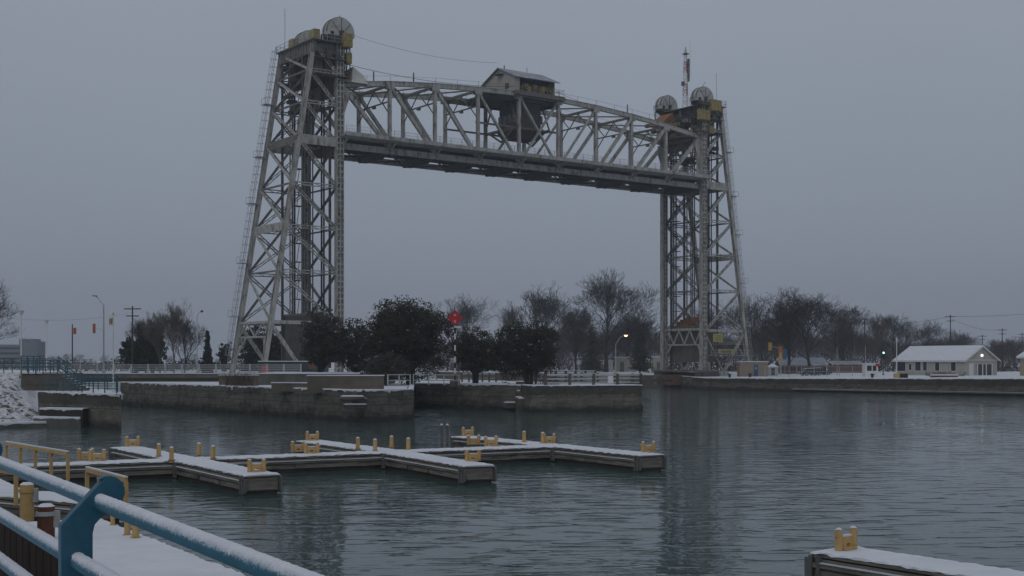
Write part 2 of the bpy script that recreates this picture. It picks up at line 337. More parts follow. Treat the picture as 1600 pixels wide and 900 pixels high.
quay('quay_wall', 'quay face at the foot of the left bridge tower hidden by trees', [(13.1-5.1, 139), (-25.5, 201.5), (-60, 261)], GZ, 'quay')

# fender ledge along right wall
a = thing('fender_beam', 'thin snow lined timber fender low along the far right quay wall', 'fender')
mb = MB()
pp = [(46.8, 212.8), (74, 185), (104, 155)]
for u_, v_ in zip(pp[:-1], pp[1:]):
    mb.beam((u_[0]-.25, u_[1]-.2, .42), (v_[0]-.25, v_[1]-.2, .42), .3, .22)
mb.build('beam', 'timber', a)
jag_snow([(46.55, 212.6), (73.75, 184.8), (103.7, 154.8)], .53, .10, .015, .25, name='snow_strip', parent=a, droop=.04)

# crumbled corner: stepped stones with snow
def stones(label, specs, group):
    for i, (px, py, Y, w, d, h_) in enumerate(specs):
        c = P(px, py, Y); r = thing('stone_block', label[i], 'stone', (c.x, c.y, c.z-h_), random.uniform(-.3, .3), group)
        mb = MB(); ng = 9; pl = [(math.cos(6.283*k/ng)*w/2*random.uniform(.8, 1.15), math.sin(6.283*k/ng)*d/2*random.uniform(.8, 1.15)) for k in range(ng)]
        lv = [(random.uniform(.8, 1.0), -.2), (random.uniform(.85, 1.1), .35), (random.uniform(.95, 1.1), .8), (.92, 1)]
        mb.v = [(x*sc_*random.uniform(.93, 1.07), y*sc_, h_*f_*random.uniform(.92, 1.0)) for sc_, f_ in lv for x, y in pl]
        mb.f = [(a*ng+k, a*ng+(k+1) % ng, (a+1)*ng+(k+1) % ng, (a+1)*ng+k) for a in range(3) for k in range(ng)]+[tuple(3*ng+k for k in range(ng))]; mb.build('rock', 'stone', r)
        s_ = MB(); s_.v = [(x*q_*.97, y*q_*.97, h_*zz) for q_, zz in ((1, .96), (.8, 1.02+.05/h_)) for x, y in pl]; s_.f = [(k, (k+1) % ng, ng+(k+1) % ng, ng+k) for k in range(ng)]+[tuple(range(ng, 2*ng))]
        s_.build('snow_patch', 'snow', r)
stones(['snowy slab sticking out near the top of the crumbled corner', 'reddish broken stone under the top slab of the crumbled corner', 'lower snow topped ledge of the crumbled corner'],
       [(552, 619, 105.2, 2.2, 1.0, .35), (560, 622, 105.5, 1.3, .9, .75), (556, 631.5, 105.2, 2.0, 1.0, .3)], 'broken stones at the wall corner')
stones(['flat snow covered ledge beside the dark gap left of the pale pier', 'upright stone with snow beside the dark gap', 'snowy rubble heap wedged in the gap between the two walls', 'higher snow heap in the gap between the two walls', 'white snow capped slab lying above the gap'],
       [(800, 628.5, 131.3, 2.2, 1.2, .5), (811, 620, 131.0, .9, 1, 1.2), (817, 622, 130.4, 1.1, 1, 1.1), (815, 610, 131.6, 1.5, 1.6, .9), (813, 596, 133, 1.0, .7, .35)], 'broken stones at the gap')

# left snowy bank
mb = MB(); nx, ny = 70, 26
x0_, x1_ = -75, -37.5
for j in range(ny+1):
    for i in range(nx+1):
        x = x0_+(x1_-x0_)*i/nx; f_ = j/ny
        yy = 98.2+11*f_+(.5*math.sin(x*.9)+.3*math.sin(x*2.3))*(1-f_)
        top = 4.05*min(1, max(.0, (-37.5-x)/3.5))**.8
        z = .25+(top-.25)*f_**.85
        z += random.uniform(-.16, .16)*(1 if 0 < j < ny else .3)
        mb.v.append((x, yy, max(z, -.3)))
for j in range(ny):
    for i in range(nx): a_ = j*(nx+1)+i; mb.f.append((a_, a_+1, a_+nx+2, a_+nx+1))
b_ = len(mb.v)
mb.v += [(x0_, 98, -2), (x1_, 98, -2)]
tag(mb.build('snowy_bank', 'snowbank', smooth=False), kind='structure')
tag(MB().prism([(-120, 109), (-41.5, 109), (-41.5, 112), (-52, 153), (-120, 153)], 1, 4.0).build('upper_terrace_ground', 'snowground'), kind='structure')
for i, (p0, p1, z_, lb) in enumerate([((62, 639), (113, 642), 1.36, 'highest snow topped concrete ledge beside the snowy bank'), ((52, 652), (113, 655), .72, 'middle snow topped concrete ledge beside the snowy bank'), ((-40, 664), (76, 660), .34, 'lowest long ledge at the water edge of the snowy bank')]):
    A, B = G(p0[0], p0[1], z_), G(p1[0], p1[1], z_)
    if i < 2: B = Vector((B.x, A.y-1.5, z_)); A = Vector((A.x, A.y, z_))
    r = thing('concrete_ledge', lb, 'ledge', (0, 0, 0), 0, 'ledges by the snowy bank'); q = MB().prism([(A.x, A.y), (B.x, B.y), (B.x+.3, B.y+8), (A.x+.3, A.y+8)], -1, z_); q.build('slab', 'quay_pale' if i == 0 else 'concrete', r)
    jag_snow([(A.x, A.y), (B.x, B.y)], z_, 0, .1, 1.2, name='snow_cap', parent=r, droop=.12)

# ---------------------------------------------------------------- floating docks
Eu = Vector((-.536, .844, 0)); Mu = Vector((.866, .5, 0)); DH = .74
def dock(name, label, a, b, w, endcap=(1, 0), group='floating docks'):
    """a -> b centre line, deck height DH; timber skirt with snow"""
    a, b = Vector(a), Vector(b); d = (b-a); Ln = d.length; ang = math.atan2(d.y, d.x)
    r = thing(name, label, 'dock', (a.x, a.y, 0), ang, group)
    MB().box(.02, Ln-.02, -w/2+.02, w/2-.02, -.35, .34).build('float', 'timber_dark', r)
    mb = MB(); 
    for sy in (-1, 1):
        mb.box(0, Ln, sy*w/2-.04, sy*w/2+.04, .18, DH-.13)
        mb.box(0, Ln, sy*(w/2+.07)-.05, sy*(w/2+.07)+.05, .42, .52)
        k = .0
        while k < Ln-2.4:
            ll = random.uniform(2.2, 4.2); mb.box(k+.1, min(k+ll, Ln)-.1, sy*(w/2+.06)-.035, sy*(w/2+.06)+.035, .20, .36); k += ll+random.choice((.0, .4, .9))
    for ex in (0, Ln): mb.box(ex-.04, ex+.04, -w/2, w/2, .14, DH-.12); mb.box(ex-.075, ex+.075, -w/2+.1, w/2-.1, .18, .26)
    mb.build('timber_skirt', 'timber', r)
    for ex in (0, Ln):
        s = 1 if ex else -1
        for sy in (-1, 1):
            pb = MB()
            for dx in (0, .22): pb.box(ex+s*(.03-dx)-.045, ex+s*(.03-dx)+.045, sy*(w/2+.10)-.05, sy*(w/2+.10)+.05, .04, DH-.05)
            pb.box(ex+s*.03-.2, ex+s*.03+.045, sy*(w/2+.07)-.03, sy*(w/2+.07)+.03, .1, DH-.12); pb.build('corner_post', 'dock_metal', r)
    # decking and snow
    MB().box(-.06, Ln+.06, -w/2-.06, w/2+.06, DH-.09, DH-.02).build('decking', 'timber', r)
    sb = MB(); n_ = max(2, int(Ln/.3)); n_ *= 2; cs = [(-w/2-.085, DH-.02), (-w/2-.06, DH+.015), (-w/2+.1, DH+.035), (0, DH+.035), (w/2-.1, DH+.035), (w/2+.06, DH+.015), (w/2+.085, DH-.02)]
    for i in range(n_+1):
        x = -.09+(Ln+.18)*i/n_
        for y, z in cs: sb.v.append((x, y*(1+random.uniform(-.03, .015)), z+random.uniform(-.012, .012)*(2 if abs(y) > w*.45 else 1)-(0.02 if i in (0, n_) else 0)))
    c_ = len(cs)
    for i in range(n_):
        for k in range(c_-1): sb.f.append((i*c_+k, (i+1)*c_+k, (i+1)*c_+k+1, i*c_+k+1))
    sb.f += [tuple(range(c_)), tuple(range((n_+1)*c_-1, n_*c_-1, -1))]
    sb.build('snow_cover', 'snow', r, smooth=False)
    # snow on the lower rub rail
    rb = MB()
    for sy in (-1, 1):
        y0, y1 = sorted((sy*(w/2+.045), sy*(w/2+.14)))
        rb.box(.15, Ln-.3, y0, y1, .52, .545)
    rb.build('rail_snow', 'snow', r)
    return r
C1 = G(290, 717.5, DH); C3 = G(868, 696, DH); C1.z = C3.z = 0; Mu = (C3-C1).normalized()
C2 = C1+Mu*9.75
FW = 1.30
def finger(c, near_px, far_len, lb):
    n = G(*near_px, DH); Ev = (Vector((c.x, c.y, 0))-Vector((n.x, n.y, 0))).normalized()
    e2 = Vector((n.x, n.y, 0)); A = e2+Eu*.1
    # two pieces: near finger stops at the main dock, far finger starts behind it
    d1 = (c-A).length-FW/2-.13
    dv = (c-A).normalized()
    dock('finger_dock', lb[0], A, A+dv*d1, FW, group='finger docks')
    B = c+dv*(FW/2+.13); dock('finger_dock', lb[1], B, B+Eu*far_len, FW, group='finger docks')
finger(C1, (410, 742), 8.6, ('snowy finger dock pointing at the camera, leftmost of three near ones', 'snowy finger dock reaching away towards the left quay corner'))
finger(C2, (749, 727.5), 9.0, ('snowy finger dock ending below the middle of the picture', 'short snowy finger dock behind the middle of the main dock'))
finger(C3, (1019, 711), 8.6, ('snowy finger dock ending farthest right in open water', 'farthest finger dock behind the right end of the main dock'))
MA = C1-Mu*9.2
dock('main_dock', 'long snow covered main dock that the finger docks branch from', MA, C3+Mu*.75, FW, group='floating docks')
# left linking floats
dock('link_dock', 'narrow snowy float at the left edge beside the yellow handrails', Vector((-23.6, 53.0, 0)), Vector((-17.1, 42.2, 0)), 1.7)
dock('link_dock', 'short snowy float just behind the blue post', Vector((-19.5, 43.6, 0)), Vector((-12.6, 39.2, 0)), 1.5)
# big near float
dock('wide_dock', 'wide snow covered float in the lower left beyond the blue railing', Vector((-12.2, 34.2, 0)), Vector((-2.8, 19.4, 0)), 2.15)
# lower right dock
A = G(1272, 861, DH); dirr = (G(1600, 916, DH)-A).normalized()
dirr = Vector((.60, -.80, 0)).normalized()
q0 = G(1262, 862, DH); q1 = G(1290, 852, DH)
cst = (q0+q1)/2; cst.z = 0
dock('near_dock', 'snow covered dock end in the lower right corner with one yellow cleat', cst+Vector((.36, -.2, 0)), cst+Vector((.36, -.2, 0))+(G(1600, 907, DH)-G(1274, 857, DH)).normalized()*10, 1.3)

# yellow cleats
def cleat_root(label, loc, rz):
    r = thing('mooring_cleat', label, 'mooring cleat', loc, rz, 'yellow mooring cleats on the docks')
    for sx in (-1, 1):
        mb = MB(); mb.tube((sx*.27, 0, 0), (sx*.27, 0, .43), .085, 12); mb.tube((sx*.27, 0, .43), (sx*.27, 0, .46), .085, 12, .05); po = mb.build('post', 'yellow', r)
        MB().tube((sx*.27, 0, .462), (sx*.27, 0, .50), .08, 10, .04).build('snow_cap', 'snow', po)
    mb = MB(); mb.box(-.24, .24, -.045, .045, .14, .29)
    for sx in (-1, 1): mb.box(sx*.13-.045, sx*.13+.045, -.05, .05, .06, .15); mb.box(sx*.33-.06, sx*.33+.06, -.03, .03, .30, .36)
    mb.box(-.2, .2, -.16, .16, .0, .06)
    cb = mb.build('cross_bar', 'yellow', r); MB().box(-.17, .17, -.04, .04, .292, .33).build('snow', 'snow', cb)
    return r
cl = [(207, 697, 'yellow cleat on the far left finger dock end nearest the left quay'), (134, 718, 'left cleat of the pair on the main dock left of the first finger'), (152, 720, 'right cleat of the pair on the main dock left of the first finger'),
      (401, 737, 'yellow cleat on the end of the leftmost near finger dock'), (488, 688, 'yellow cleat at the tip of the short middle far finger dock'), (466, 705.5, 'left cleat of the pair on the main dock in front of the short middle finger'),
      (487, 708, 'right cleat of the pair on the main dock in front of the short middle finger'), (731, 680.5, 'farthest yellow cleat at the tip of the farthest finger dock'), (740, 694.5, 'left cleat of the pair on the main dock in front of the farthest finger'),
      (767, 696.5, 'right cleat of the pair on the main dock in front of the farthest finger'), (739, 720, 'yellow cleat on the end of the middle near finger dock'), (858, 692, 'yellow cleat at the right end of the main dock beside a lone post'),
      (1013, 706, 'yellow cleat on the tip of the finger dock farthest right'), (1322, 858, 'large looking yellow cleat on the lower right dock')]
src = None
for px, py, lb in cl:
    g = G(px, py, DH+.04); rz = math.atan2(Mu.y, Mu.x)+(-.2 if px != 1322 else .18)
    if src is None: src = cleat_root(lb, g, rz)
    else: copy_thing(src, g, rz, lb)
# single yellow posts
def ypost(lb, loc, h=.55, r_=.10):
    r = thing('dock_post', lb, 'post', loc, 0, 'single yellow dock posts')
    mb = MB(); mb.tube((0, 0, -.1), (0, 0, h), r_, 12); mb.tube((0, 0, .02), (0, 0, .05), r_*1.5, 12); mb.build('tube', 'yellow', r)
    MB().tube((0, 0, h), (0, 0, h+.05), r_*.9, 10, r_*.5).build('snow_cap', 'snow', r); return r
src = None
yp = [(248, 713.5, 'yellow post beside the far left finger dock where it meets the main dock'), (268, 719.5, 'yellow post at the front left of the first dock crossing'), (311, 712, 'yellow post behind the main dock right of the first crossing'), (333, 717, 'yellow post in front right of the first crossing'),
      (559, 702, 'leftmost yellow post at the middle dock crossing'), (586, 705, 'second yellow post at the middle dock crossing, in front'), (612, 699.5, 'tallest looking yellow post behind the middle crossing'), (638, 703, 'rightmost yellow post at the middle dock crossing'),
      (819, 691, 'yellow post left of the right hand dock crossing'), (848, 693, 'yellow post touching the cleat at the right hand crossing')]
for px, py, lb in yp:
    g = G(px, py, DH+.02)
    if src is None: src = ypost(lb, g)
    else: copy_thing(src, g, 0, lb)
for i, (px, lb) in enumerate(((199, 'left one of two thick yellow posts on the edge of the wide near float'), (212, 'right one of two thick yellow posts on the edge of the wide near float'), (176, 'thinner yellow post left of the thick pair on the wide near float'))):
    ypost(lb, G(px, (838, 842, 823)[i], DH), (.5, .48, .42)[i], (.075, .085, .06)[i])
# grey mooring piles in the water
for px, lb in ((690, 'left one of two slim grey steel piles standing in the water'), (699, 'right one of two slim grey steel piles standing in the water')):
    g = G(px, 694, 0); r = thing('mooring_pile', lb, 'pile', (g.x, g.y, 0), 0, 'slim grey piles in the water')
    MB().tube((0, 0, -1), (0, 0, 1.15), .085, 10).build('shaft', 'dock_metal', r); MB().tube((0, 0, 1.15), (0, 0, 1.24), .10, 10, .06).build('cap', 'white', r)

# yellow handrails on the floats
def handrail(lb, a, b, h, n, zb=DH, mid=False):
    a, b = Vector(a), Vector(b); d = b-a; r = thing('dock_handrail', lb, 'handrail', (a.x, a.y, zb), math.atan2(d.y, d.x), 'yellow handrails on the left docks'); Ln = d.length
    MB().beam((0, 0, h), (Ln, 0, h), .09, .13).build('top_rail', 'yellow', r)
    MB().beam((-.03, 0, h+.085), (Ln+.03, 0, h+.085), .09, .04).build('snow', 'snow', r)
    for i in range(n):
        x = Ln*i/(n-1); mb = MB(); mb.box(x-.055, x+.055, -.05, .05, 0, h-.06)
        if 0 < i < n-1 or 1: mb.beam((x, 0, h-.22), (x+.14 if i < n-1 else x-.14, 0, h-.05), .03, .04)
        mb.build('post', 'yellow', r)
    return r
handrail('longest yellow handrail frame on the float at the far left', G(10, 693, 1.70), G(106, 709, 1.70), .96, 5)
handrail('yellow handrail frame cut by the left picture edge nearest the water', G(-40, 728, 1.70), G(25, 739, 1.70), .96, 3)
handrail('small yellow handrail frame just behind the head of the blue post', G(136, 734, 1.70), G(197, 750, 1.70), .96, 4)

# round piles behind the rails
for px, py, Y, rr, m_n, lb, h0 in ((42, 757, 36, .19, 'yellow', 'yellow painted round pile with snow on top behind the rails', 1), (72, 791, 30.5, .20, 'pile_rust', 'rusty brown round pile with snowy collar beside the yellow one', 1)):
    c = P(px, py, Y); r = thing('round_pile', lb, 'pile', (c.x, c.y, 0))
    MB().tube((0, 0, -2), (0, 0, c.z), rr, 18).build('shaft', m_n, r, smooth=False)
    MB().tube((0, 0, c.z-.22), (0, 0, c.z-.12), rr+.03, 18).build('collar', 'galv' if m_n != 'yellow' else 'yellow', r)
    MB().tube((0, 0, c.z), (0, 0, c.z+.06), rr*1.02, 16, rr*.6).build('snow_cap', 'snow', r)
    MB().box(rr-.02, rr+.12, -.05, .05, c.z-.5, c.z-.1).build('bracket', 'galv', r)
# sheet piling
r = thing('sheet_pile_wall', 'dark brown rusted sheet pile wall seen through the rails at lower left', 'retaining wall', (-14.2, 32.0, 0), math.atan2(-4.3-0, 2.7))
dd = (Vector((-7.3, 20.7, 0))-Vector((-10, 25, 0))).normalized(); r.rotation_euler = (0, 0, math.atan2(dd.y, dd.x))
base = Vector((-10, 25, 0))-dd*9; r.location = base
mb = MB(); x = 0; pts = []
while x < 20:
    pts += [(x, .0), (x+.46, .0), (x+.48, .05), (x+.52, .05), (x+.54, .0)]; x += .56
n_ = len(pts); zt = 1.86
mb.v = [(x, y, -2) for x, y in pts]+[(x, y, zt+random.uniform(-.02, .02)) for x, y in pts]+[(x, y+.05, zt-.03) for x, y in pts]+[(x, y+.05, -2) for x, y in pts]
for i in range(n_-1): mb.f += [(i, i+1, n_+i+1, n_+i), (n_+i, n_+i+1, 2*n_+i+1, 2*n_+i), (2*n_+i, 2*n_+i+1, 3*n_+i+1, 3*n_+i)]
mb.build('piling', 'sheet_rust', r)

# ---------------------------------------------------------------- foreground blue railing
RP = Vector((.857, .514, 0)); RD = Vector((-.514, .857, 0)); RD = Vector((-.5145, .8575, 0)); RP = Vector((.8575, .5145, 0))
P0 = Vector((-1.568, 4.6, 3.382)); SPC = 2.57
rail = thing('blue_railing', 'snow covered blue pipe railing with angled plate posts in the near lower left', 'railing', P0, math.atan2(RD.y, RD.x))
# local: x along the rail (away), y = -RP side ; so water side is local -y
prof = [(-.056, 0), (-.056, 1.035), (.092, 1.192)]
cx_, cz_, rr_ = .110, 1.145, .060
for k in range(12):
    a_ = R(128-k*22.5); prof.append((cx_+rr_*math.cos(a_), cz_+rr_*math.sin(a_)))
prof = prof[:-3]
prof += [(.085, 1.055), (.062, 1.03), (.055, 1.0), (.054, 0)]
for k, xx in enumerate((-SPC*1, 0, SPC, 2*SPC)):
    mb = MB(); n_ = len(prof); T = .024
    mb.v = [(xx-T, -s, z) for s, z in prof]+[(xx+T, -s, z) for s, z in prof]
    mb.f = [tuple(range(n_)), tuple(range(2*n_-1, n_-1, -1))]+[(i, n_+i, n_+(i+1) % n_, (i+1) % n_) for i in range(n_)]
    po = mb.build('post', 'blue', rail)
    bv = po.modifiers.new('bevel', 'BEVEL'); bv.width = .006; bv.segments = 2; bv.limit_method = 'ANGLE'
    mb = MB(); mb.box(xx-.09, xx+.09, -.1, .1, 0, .015)
    for sx in (-1, 1):
        for sy in (-1, 1): mb.tube((xx+sx*.065, sy*.075, .015), (xx+sx*.065, sy*.075, .035), .012, 6)
    mb.build('base_plate', 'blue', rail)
random.seed(3)
for s, z in ((.080, 1.105), (0, .90), (0, .69), (0, .48)):
    pr = .025; x0, x1 = -SPC*1.5, SPC*3
    mb = MB(); mb.tube((x0, -s, z), (x1, -s, z), pr, 24); pipe = mb.build('pipe', 'blue_pipe', rail, smooth=True)
    sb = MB(); na = 12; k = int((x1-x0)/.0055); pL, pRr, pt = .0, .0, 0
    thin = 0
    for i in range(k+1):
        x = x0+(x1-x0)*i/k
        pt = .93*pt+random.gauss(0, .09)
        spike = lambda: (random.random()**2.0)*R(30)
        aL = R(50)+pt*.2+spike(); aR = R(30)+pt*.2+spike()
        for j in range(na+1):
            f_ = j/na; a_ = -aL+(aL+aR)*f_
            prof_t = (math.sin(math.pi*f_))**.55
            rr = pr+.0012+(.0095+.003*pt*.3+random.uniform(-.0014, .0014))*prof_t if 0 < j < na else pr-.001
            sb.v.append((x, -s+math.sin(a_)*rr, z+math.cos(a_)*rr))
    for i in range(k):
        for j in range(na): b_ = i*(na+1)+j; sb.f.append((b_, b_+na+1, b_+na+2, b_+1))
    sb.build('snow', 'snow', pipe, smooth=True)

# ---------------------------------------------------------------- lift bridge
BA = math.atan2(.5952, .8036); BU = Vector((.8036, .5952, 0)); BV = Vector((-.5952, .8036, 0)); B0 = Vector((-27, 200, 0))
def Bp(t, v, z=0): return B0+BU*t+BV*v+Vector((0, 0, z))
SP = 79.6; SW = 10.2; VN, VF = .5, 10.5         # near and far truss planes
span = thing('lift_span', 'grey steel truss lift span raised high between the two towers', 'bridge span', Bp(0, 0, 0), BA)
TN = [.8+8.667*k for k in range(10)]
HT = [48.5, 49.7, 50.5, 51.0, 51.3, 51.3, 51.0, 50.4, 49.6, 48.4]
ZB = 39.0
def tz(t):
    for i in range(9):
        if t <= TN[i+1]: return HT[i]+(HT[i+1]-HT[i])*(t-TN[i])/(TN[i+1]-TN[i])
    return HT[-1]
for v in (VN, VF):
    near_ = v == VN
    mb = MB()
    for i in range(9): mb.beam((TN[i]-.2*(i == 0), v, HT[i]), (TN[i+1]+.15, v, HT[i+1]), .62, .72)
    for i in range(9):   # cover plate lip
        mb.beam((TN[i], v, HT[i]+.39), (TN[i+1], v, HT[i+1]+.39), .78, .07)
    mb.build('top_chord', 'steel', span)
    mb = MB(); mb.beam((TN[0]-.6, v, ZB-.1), (TN[-1]+.6, v, ZB-.1), .6, .85); mb.beam((TN[0]-.6, v, ZB-.56), (TN[-1]+.6, v, ZB-.56), .76, .07); mb.build('bottom_chord', 'steel', span)
    for i in range(1, 9):
        mb = MB(); w = .5
        mb.box(TN[i]-.25, TN[i]+.25, v-.27, v-.2, ZB, HT[i]-.3); mb.box(TN[i]-.25, TN[i]+.25, v+.2, v+.27, ZB, HT[i]-.3); mb.box(TN[i]-.05, TN[i]+.05, v-.2, v+.2, ZB, HT[i]-.3)
        mb.build('vertical', 'steel', span)
        g = MB(); g.box(TN[i]-.75, TN[i]+.75, v-.335, v-.315, HT[i]-.9, HT[i]-.1); g.box(TN[i]-.75, TN[i]+.75, v+.315, v+.335, HT[i]-.9, HT[i]-.1); g.build('gusset_plate', 'steel', span)
    for i in range(9):
        segs = []
        if i <= 4: segs.append((i, i+1))
        if i >= 4: segs.append((i+1, i))
        for a_, b_ in segs:
            w_ = .62 if i in (0, 8) else (.56 if i in (1, 7) else (.5 if i in (2, 6) else .34))
            mb = MB(); p_, q_ = Vector((TN[a_], v, HT[a_]-.3)), Vector((TN[b_], v, ZB+.3))
            if w_ > .45:
                for sy in (-1, 1): mb.beam(p_+Vector((0, sy*.2, 0)), q_+Vector((0, sy*.2, 0)), .09, w_, (1, 0, .3))
                for k in range(1, 12): c_ = p_.lerp(q_, k/12); mb.beam(c_+Vector((0, -.2, 0)), c_+Vector((0, .2, 0)), .1, .16)
            else: mb.beam(p_, q_, .4, w_, (1, 0, .3))
            mb.build('diagonal', 'steel', span)
    for i, sg in ((0, 1), (9, -1)):      # end posts: hanger plate widening at the top
        mb = MB(); t0 = TN[i]
        for sy in (-.26, .26):
            vs = [(t0-sg*.9, 47.9), (t0+sg*1.1, 47.9), (t0+sg*1.1, 46.3), (t0-sg*.1, 43.0), (t0-sg*.35, ZB), (t0-sg*.95, ZB), (t0-sg*.9, 44.2)]
            q = [(x, v+sy-.04, z) for x, z in vs]+[(x, v+sy+.04, z) for x, z in vs]
            mb.add(q, [tuple(range(6, -1, -1)), tuple(range(7, 14))]+[(k, (k+1) % 7, 7+(k+1) % 7, 7+k) for k in range(7)])
        mb.box(t0-.4, t0+.3, v-.2, v+.2, ZB, 48.2)
        mb.build('end_post', 'steel', span)
# top bracing
mb = MB()
for i in range(10):
    if 3 < i < 6: continue
    t = TN[i]; z = HT[i]-.2; MB().beam((t, VN, z), (t, VF, z), .35, .4).build('top_strut', 'steel_mid', span)
mb = MB()
for i in range(9):
    if i in (3, 4): mb.build('top_bracing', 'steel_mid', span) if i == 3 else None; mb = MB(); continue
    mb.beam((TN[i], VN, HT[i]), (TN[i+1], VF, HT[i+1]), .24, .2); mb.beam((TN[i], VF, HT[i]-.1), (TN[i+1], VN, HT[i+1]-.1), .24, .2)
mb.build('top_bracing', 'steel_mid', span)
for i in range(10):
    if i == 4 or i == 5: continue
    mb = MB(); t = TN[i]; d_ = 2.4; z = HT[i]-.4
    mb.beam((t, VN, z-d_), (t, VF, z-d_), .2, .2)
    for k in range(4):
        v0 = VN+2.5*k; mb.beam((t, v0, z-d_ if k % 2 else z), (t, v0+2.5, z if k % 2 else z-d_), .14, .14)
    for v0, sg in ((VN, 1), (VF, -1)): mb.beam((t, v0, z-d_-2.2), (t, v0+sg*2.2, z-d_), .14, .14)
    mb.box(t-.25, t+.25, 5.2, 5.8, z-d_-.45, z-d_-.1)
    mb.build('sway_frame', 'steel_mid', span)
# floor: beams, stringers, deck, walkways
for i in range(10):
    t = TN[i]; mb = MB()
    q = [(VN, 39.4), (VF, 39.4), (VF, 38.5), (VF-2.2, 37.9), (VN+2.2, 37.9), (VN, 38.5)]
    mb.add([(t-.05, y, z) for y, z in q]+[(t+.05, y, z) for y, z in q], [tuple(range(6)), tuple(range(11, 5, -1))]+[(k, 6+k, 6+(k+1) % 6, (k+1) % 6) for k in range(6)])
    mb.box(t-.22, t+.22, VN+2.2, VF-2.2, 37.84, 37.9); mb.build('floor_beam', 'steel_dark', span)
    for v0, sg in ((VN, -1), (VF, 1)):
        mb = MB(); mb.beam((t, v0+sg*.3, 38.9), (t, v0+sg*2.2, 40.1), .18, .26); mb.box(t-.1, t+.1, min(v0, v0+sg*2.3), max(v0, v0+sg*2.3), 40.0, 40.25)
        mb.build('bracket', 'steel', span)
for v in (2.2, 3.8, 5.5, 7.2, 8.8):
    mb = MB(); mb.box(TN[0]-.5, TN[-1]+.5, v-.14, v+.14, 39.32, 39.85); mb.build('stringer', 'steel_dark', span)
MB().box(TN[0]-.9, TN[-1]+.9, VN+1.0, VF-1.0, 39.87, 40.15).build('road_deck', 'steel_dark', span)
for v0, sg in ((VN, -1), (VF, 1)):
    a_, b_ = sorted((v0+sg*.9, v0+sg*2.5)); mb = MB()
    mb.box(TN[0]-.9, TN[-1]+.9, a_, b_+(2.3 if sg < 0 else 0), 40.12 if sg < 0 else 40.26, 40.42); e0, e1 = sorted((v0+sg*2.5, v0+sg*2.62)); mb.box(TN[0]-.9, TN[-1]+.9, e0, e1, 40.15, 40.72)
    mb.build('sidewalk', 'steel', span)
    mb = MB(); x = TN[0]-.6; y = v0+sg*2.45
    while x < TN[-1]+.7: mb.box(x-.03, x+.03, y-.03, y+.03, 40.42, 41.75); x += 2.167
    for z in (41.72, 41.2, 40.85): mb.beam((TN[0]-.7, y, z), (TN[-1]+.7, y, z), .04, .04)
    x = TN[0]-.6
    while x < TN[-1]+.7: mb.box(x-.008, x+.008, y-.008, y+.008, 40.6, 41.7); x += .27
    mb.build('railing', 'galv', span)
# underside lateral bracing
mb = MB()
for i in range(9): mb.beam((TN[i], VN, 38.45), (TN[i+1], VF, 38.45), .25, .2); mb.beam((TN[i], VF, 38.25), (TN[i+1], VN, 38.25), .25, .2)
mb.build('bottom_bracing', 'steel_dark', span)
# walkway rail and small masts on near top chord
mb = MB()
for v in (VN, VF):
    for i in range(9): mb.beam((TN[i], v-.2, HT[i]+1.25), (TN[i+1], v-.2, HT[i+1]+1.25), .03, .03)
    for i in range(9):
        for f_ in (0, .5): t = TN[i]+8.667*f_; z = tz(t)+.4; mb.beam((t, v-.2, z), (t, v-.2, z+.9), .04, .04)
for t in (6.5, 14, 60.5, 67.5): mb.box(t-.08, t+.08, VN-.08, VN+.08, tz(t)+.3, tz(t)+2.0)
mb.build('chord_handrail', 'steel_mid', span)
# machinery house
hx0, hx1, hy0, hy1, fz, ez, rz_ = 34.5, 43.2, .3, 9.4, 51.75, 54.3, 56.35
mh = MB()
vd = 1.8
ym = (hy0+hy1)/2
def zr(y): return ez+(rz_-ez)*(1-abs(y-ym)/(ym-hy0))
mh.add([(hx0, hy0, fz), (hx0, hy1, fz), (hx0, hy1, ez), (hx0, ym, rz_), (hx0, hy0, ez)], [(0, 1, 2, 3, 4)])
mh.add([(hx1, hy0, fz), (hx1, hy1, fz), (hx1, hy1, ez), (hx1, ym, rz_), (hx1, hy0, ez)], [(4, 3, 2, 1, 0)])
mh.add([(hx0, hy1, fz), (hx1, hy1, fz), (hx1, hy1, ez), (hx0, hy1, ez)], [(3, 2, 1, 0)])
mh.add([(hx0+.6, hy0+vd, fz), (hx1, hy0+vd, fz), (hx1, hy0+vd, ez+.9), (hx0+.6, hy0+vd, ez+.9)], [(0, 1, 2, 3)])
mh.box(hx0, hx0+1.0, hy0, hy0+.1, fz, ez)
house = mh.build('machinery_house', 'cream', span)
mh.box(0, 0, 0, 0, 0, 0)
mb = MB()
for x in (hx0+2.2, hx0+4.2, hx0+6.3): mb.box(x, x+1.1, hy0+vd-.06, hy0+vd-.02, fz+.9, fz+2.0)
mb.box(hx0-.05, hx0-.02, 2.1, 3.2, fz+.7, fz+1.7)
mb.build('window', 'glass', house)
mb = MB(); mb.box(hx0+1.05, hx1-.1, hy0+vd-.1, hy0+vd-.03, fz+2.05, ez+.75); mb.build('dark_strip', 'steel_dark', house)  # dark strip along the top of the veranda back wall
mb = MB()
for s_ in (-1, 1):
    ya = hy0-.6 if s_ < 0 else hy1+.5
    za = ez-.25
    mb.add([(hx0-.5, ya, za), (hx1+.8, ya, za), (hx1+.8, ym, rz_), (hx0-.5, ym, rz_), (hx0-.5, ya, za+.14), (hx1+.8, ya, za+.14), (hx1+.8, ym, rz_+.14), (hx0-.5, ym, rz_+.14)],
           [(3, 2, 1, 0), (4, 5, 6, 7), (0, 1, 5, 4), (1, 2, 6, 5), (2, 3, 7, 6), (3, 0, 4, 7)])
rf = mb.build('roof', 'roofmetal', house)
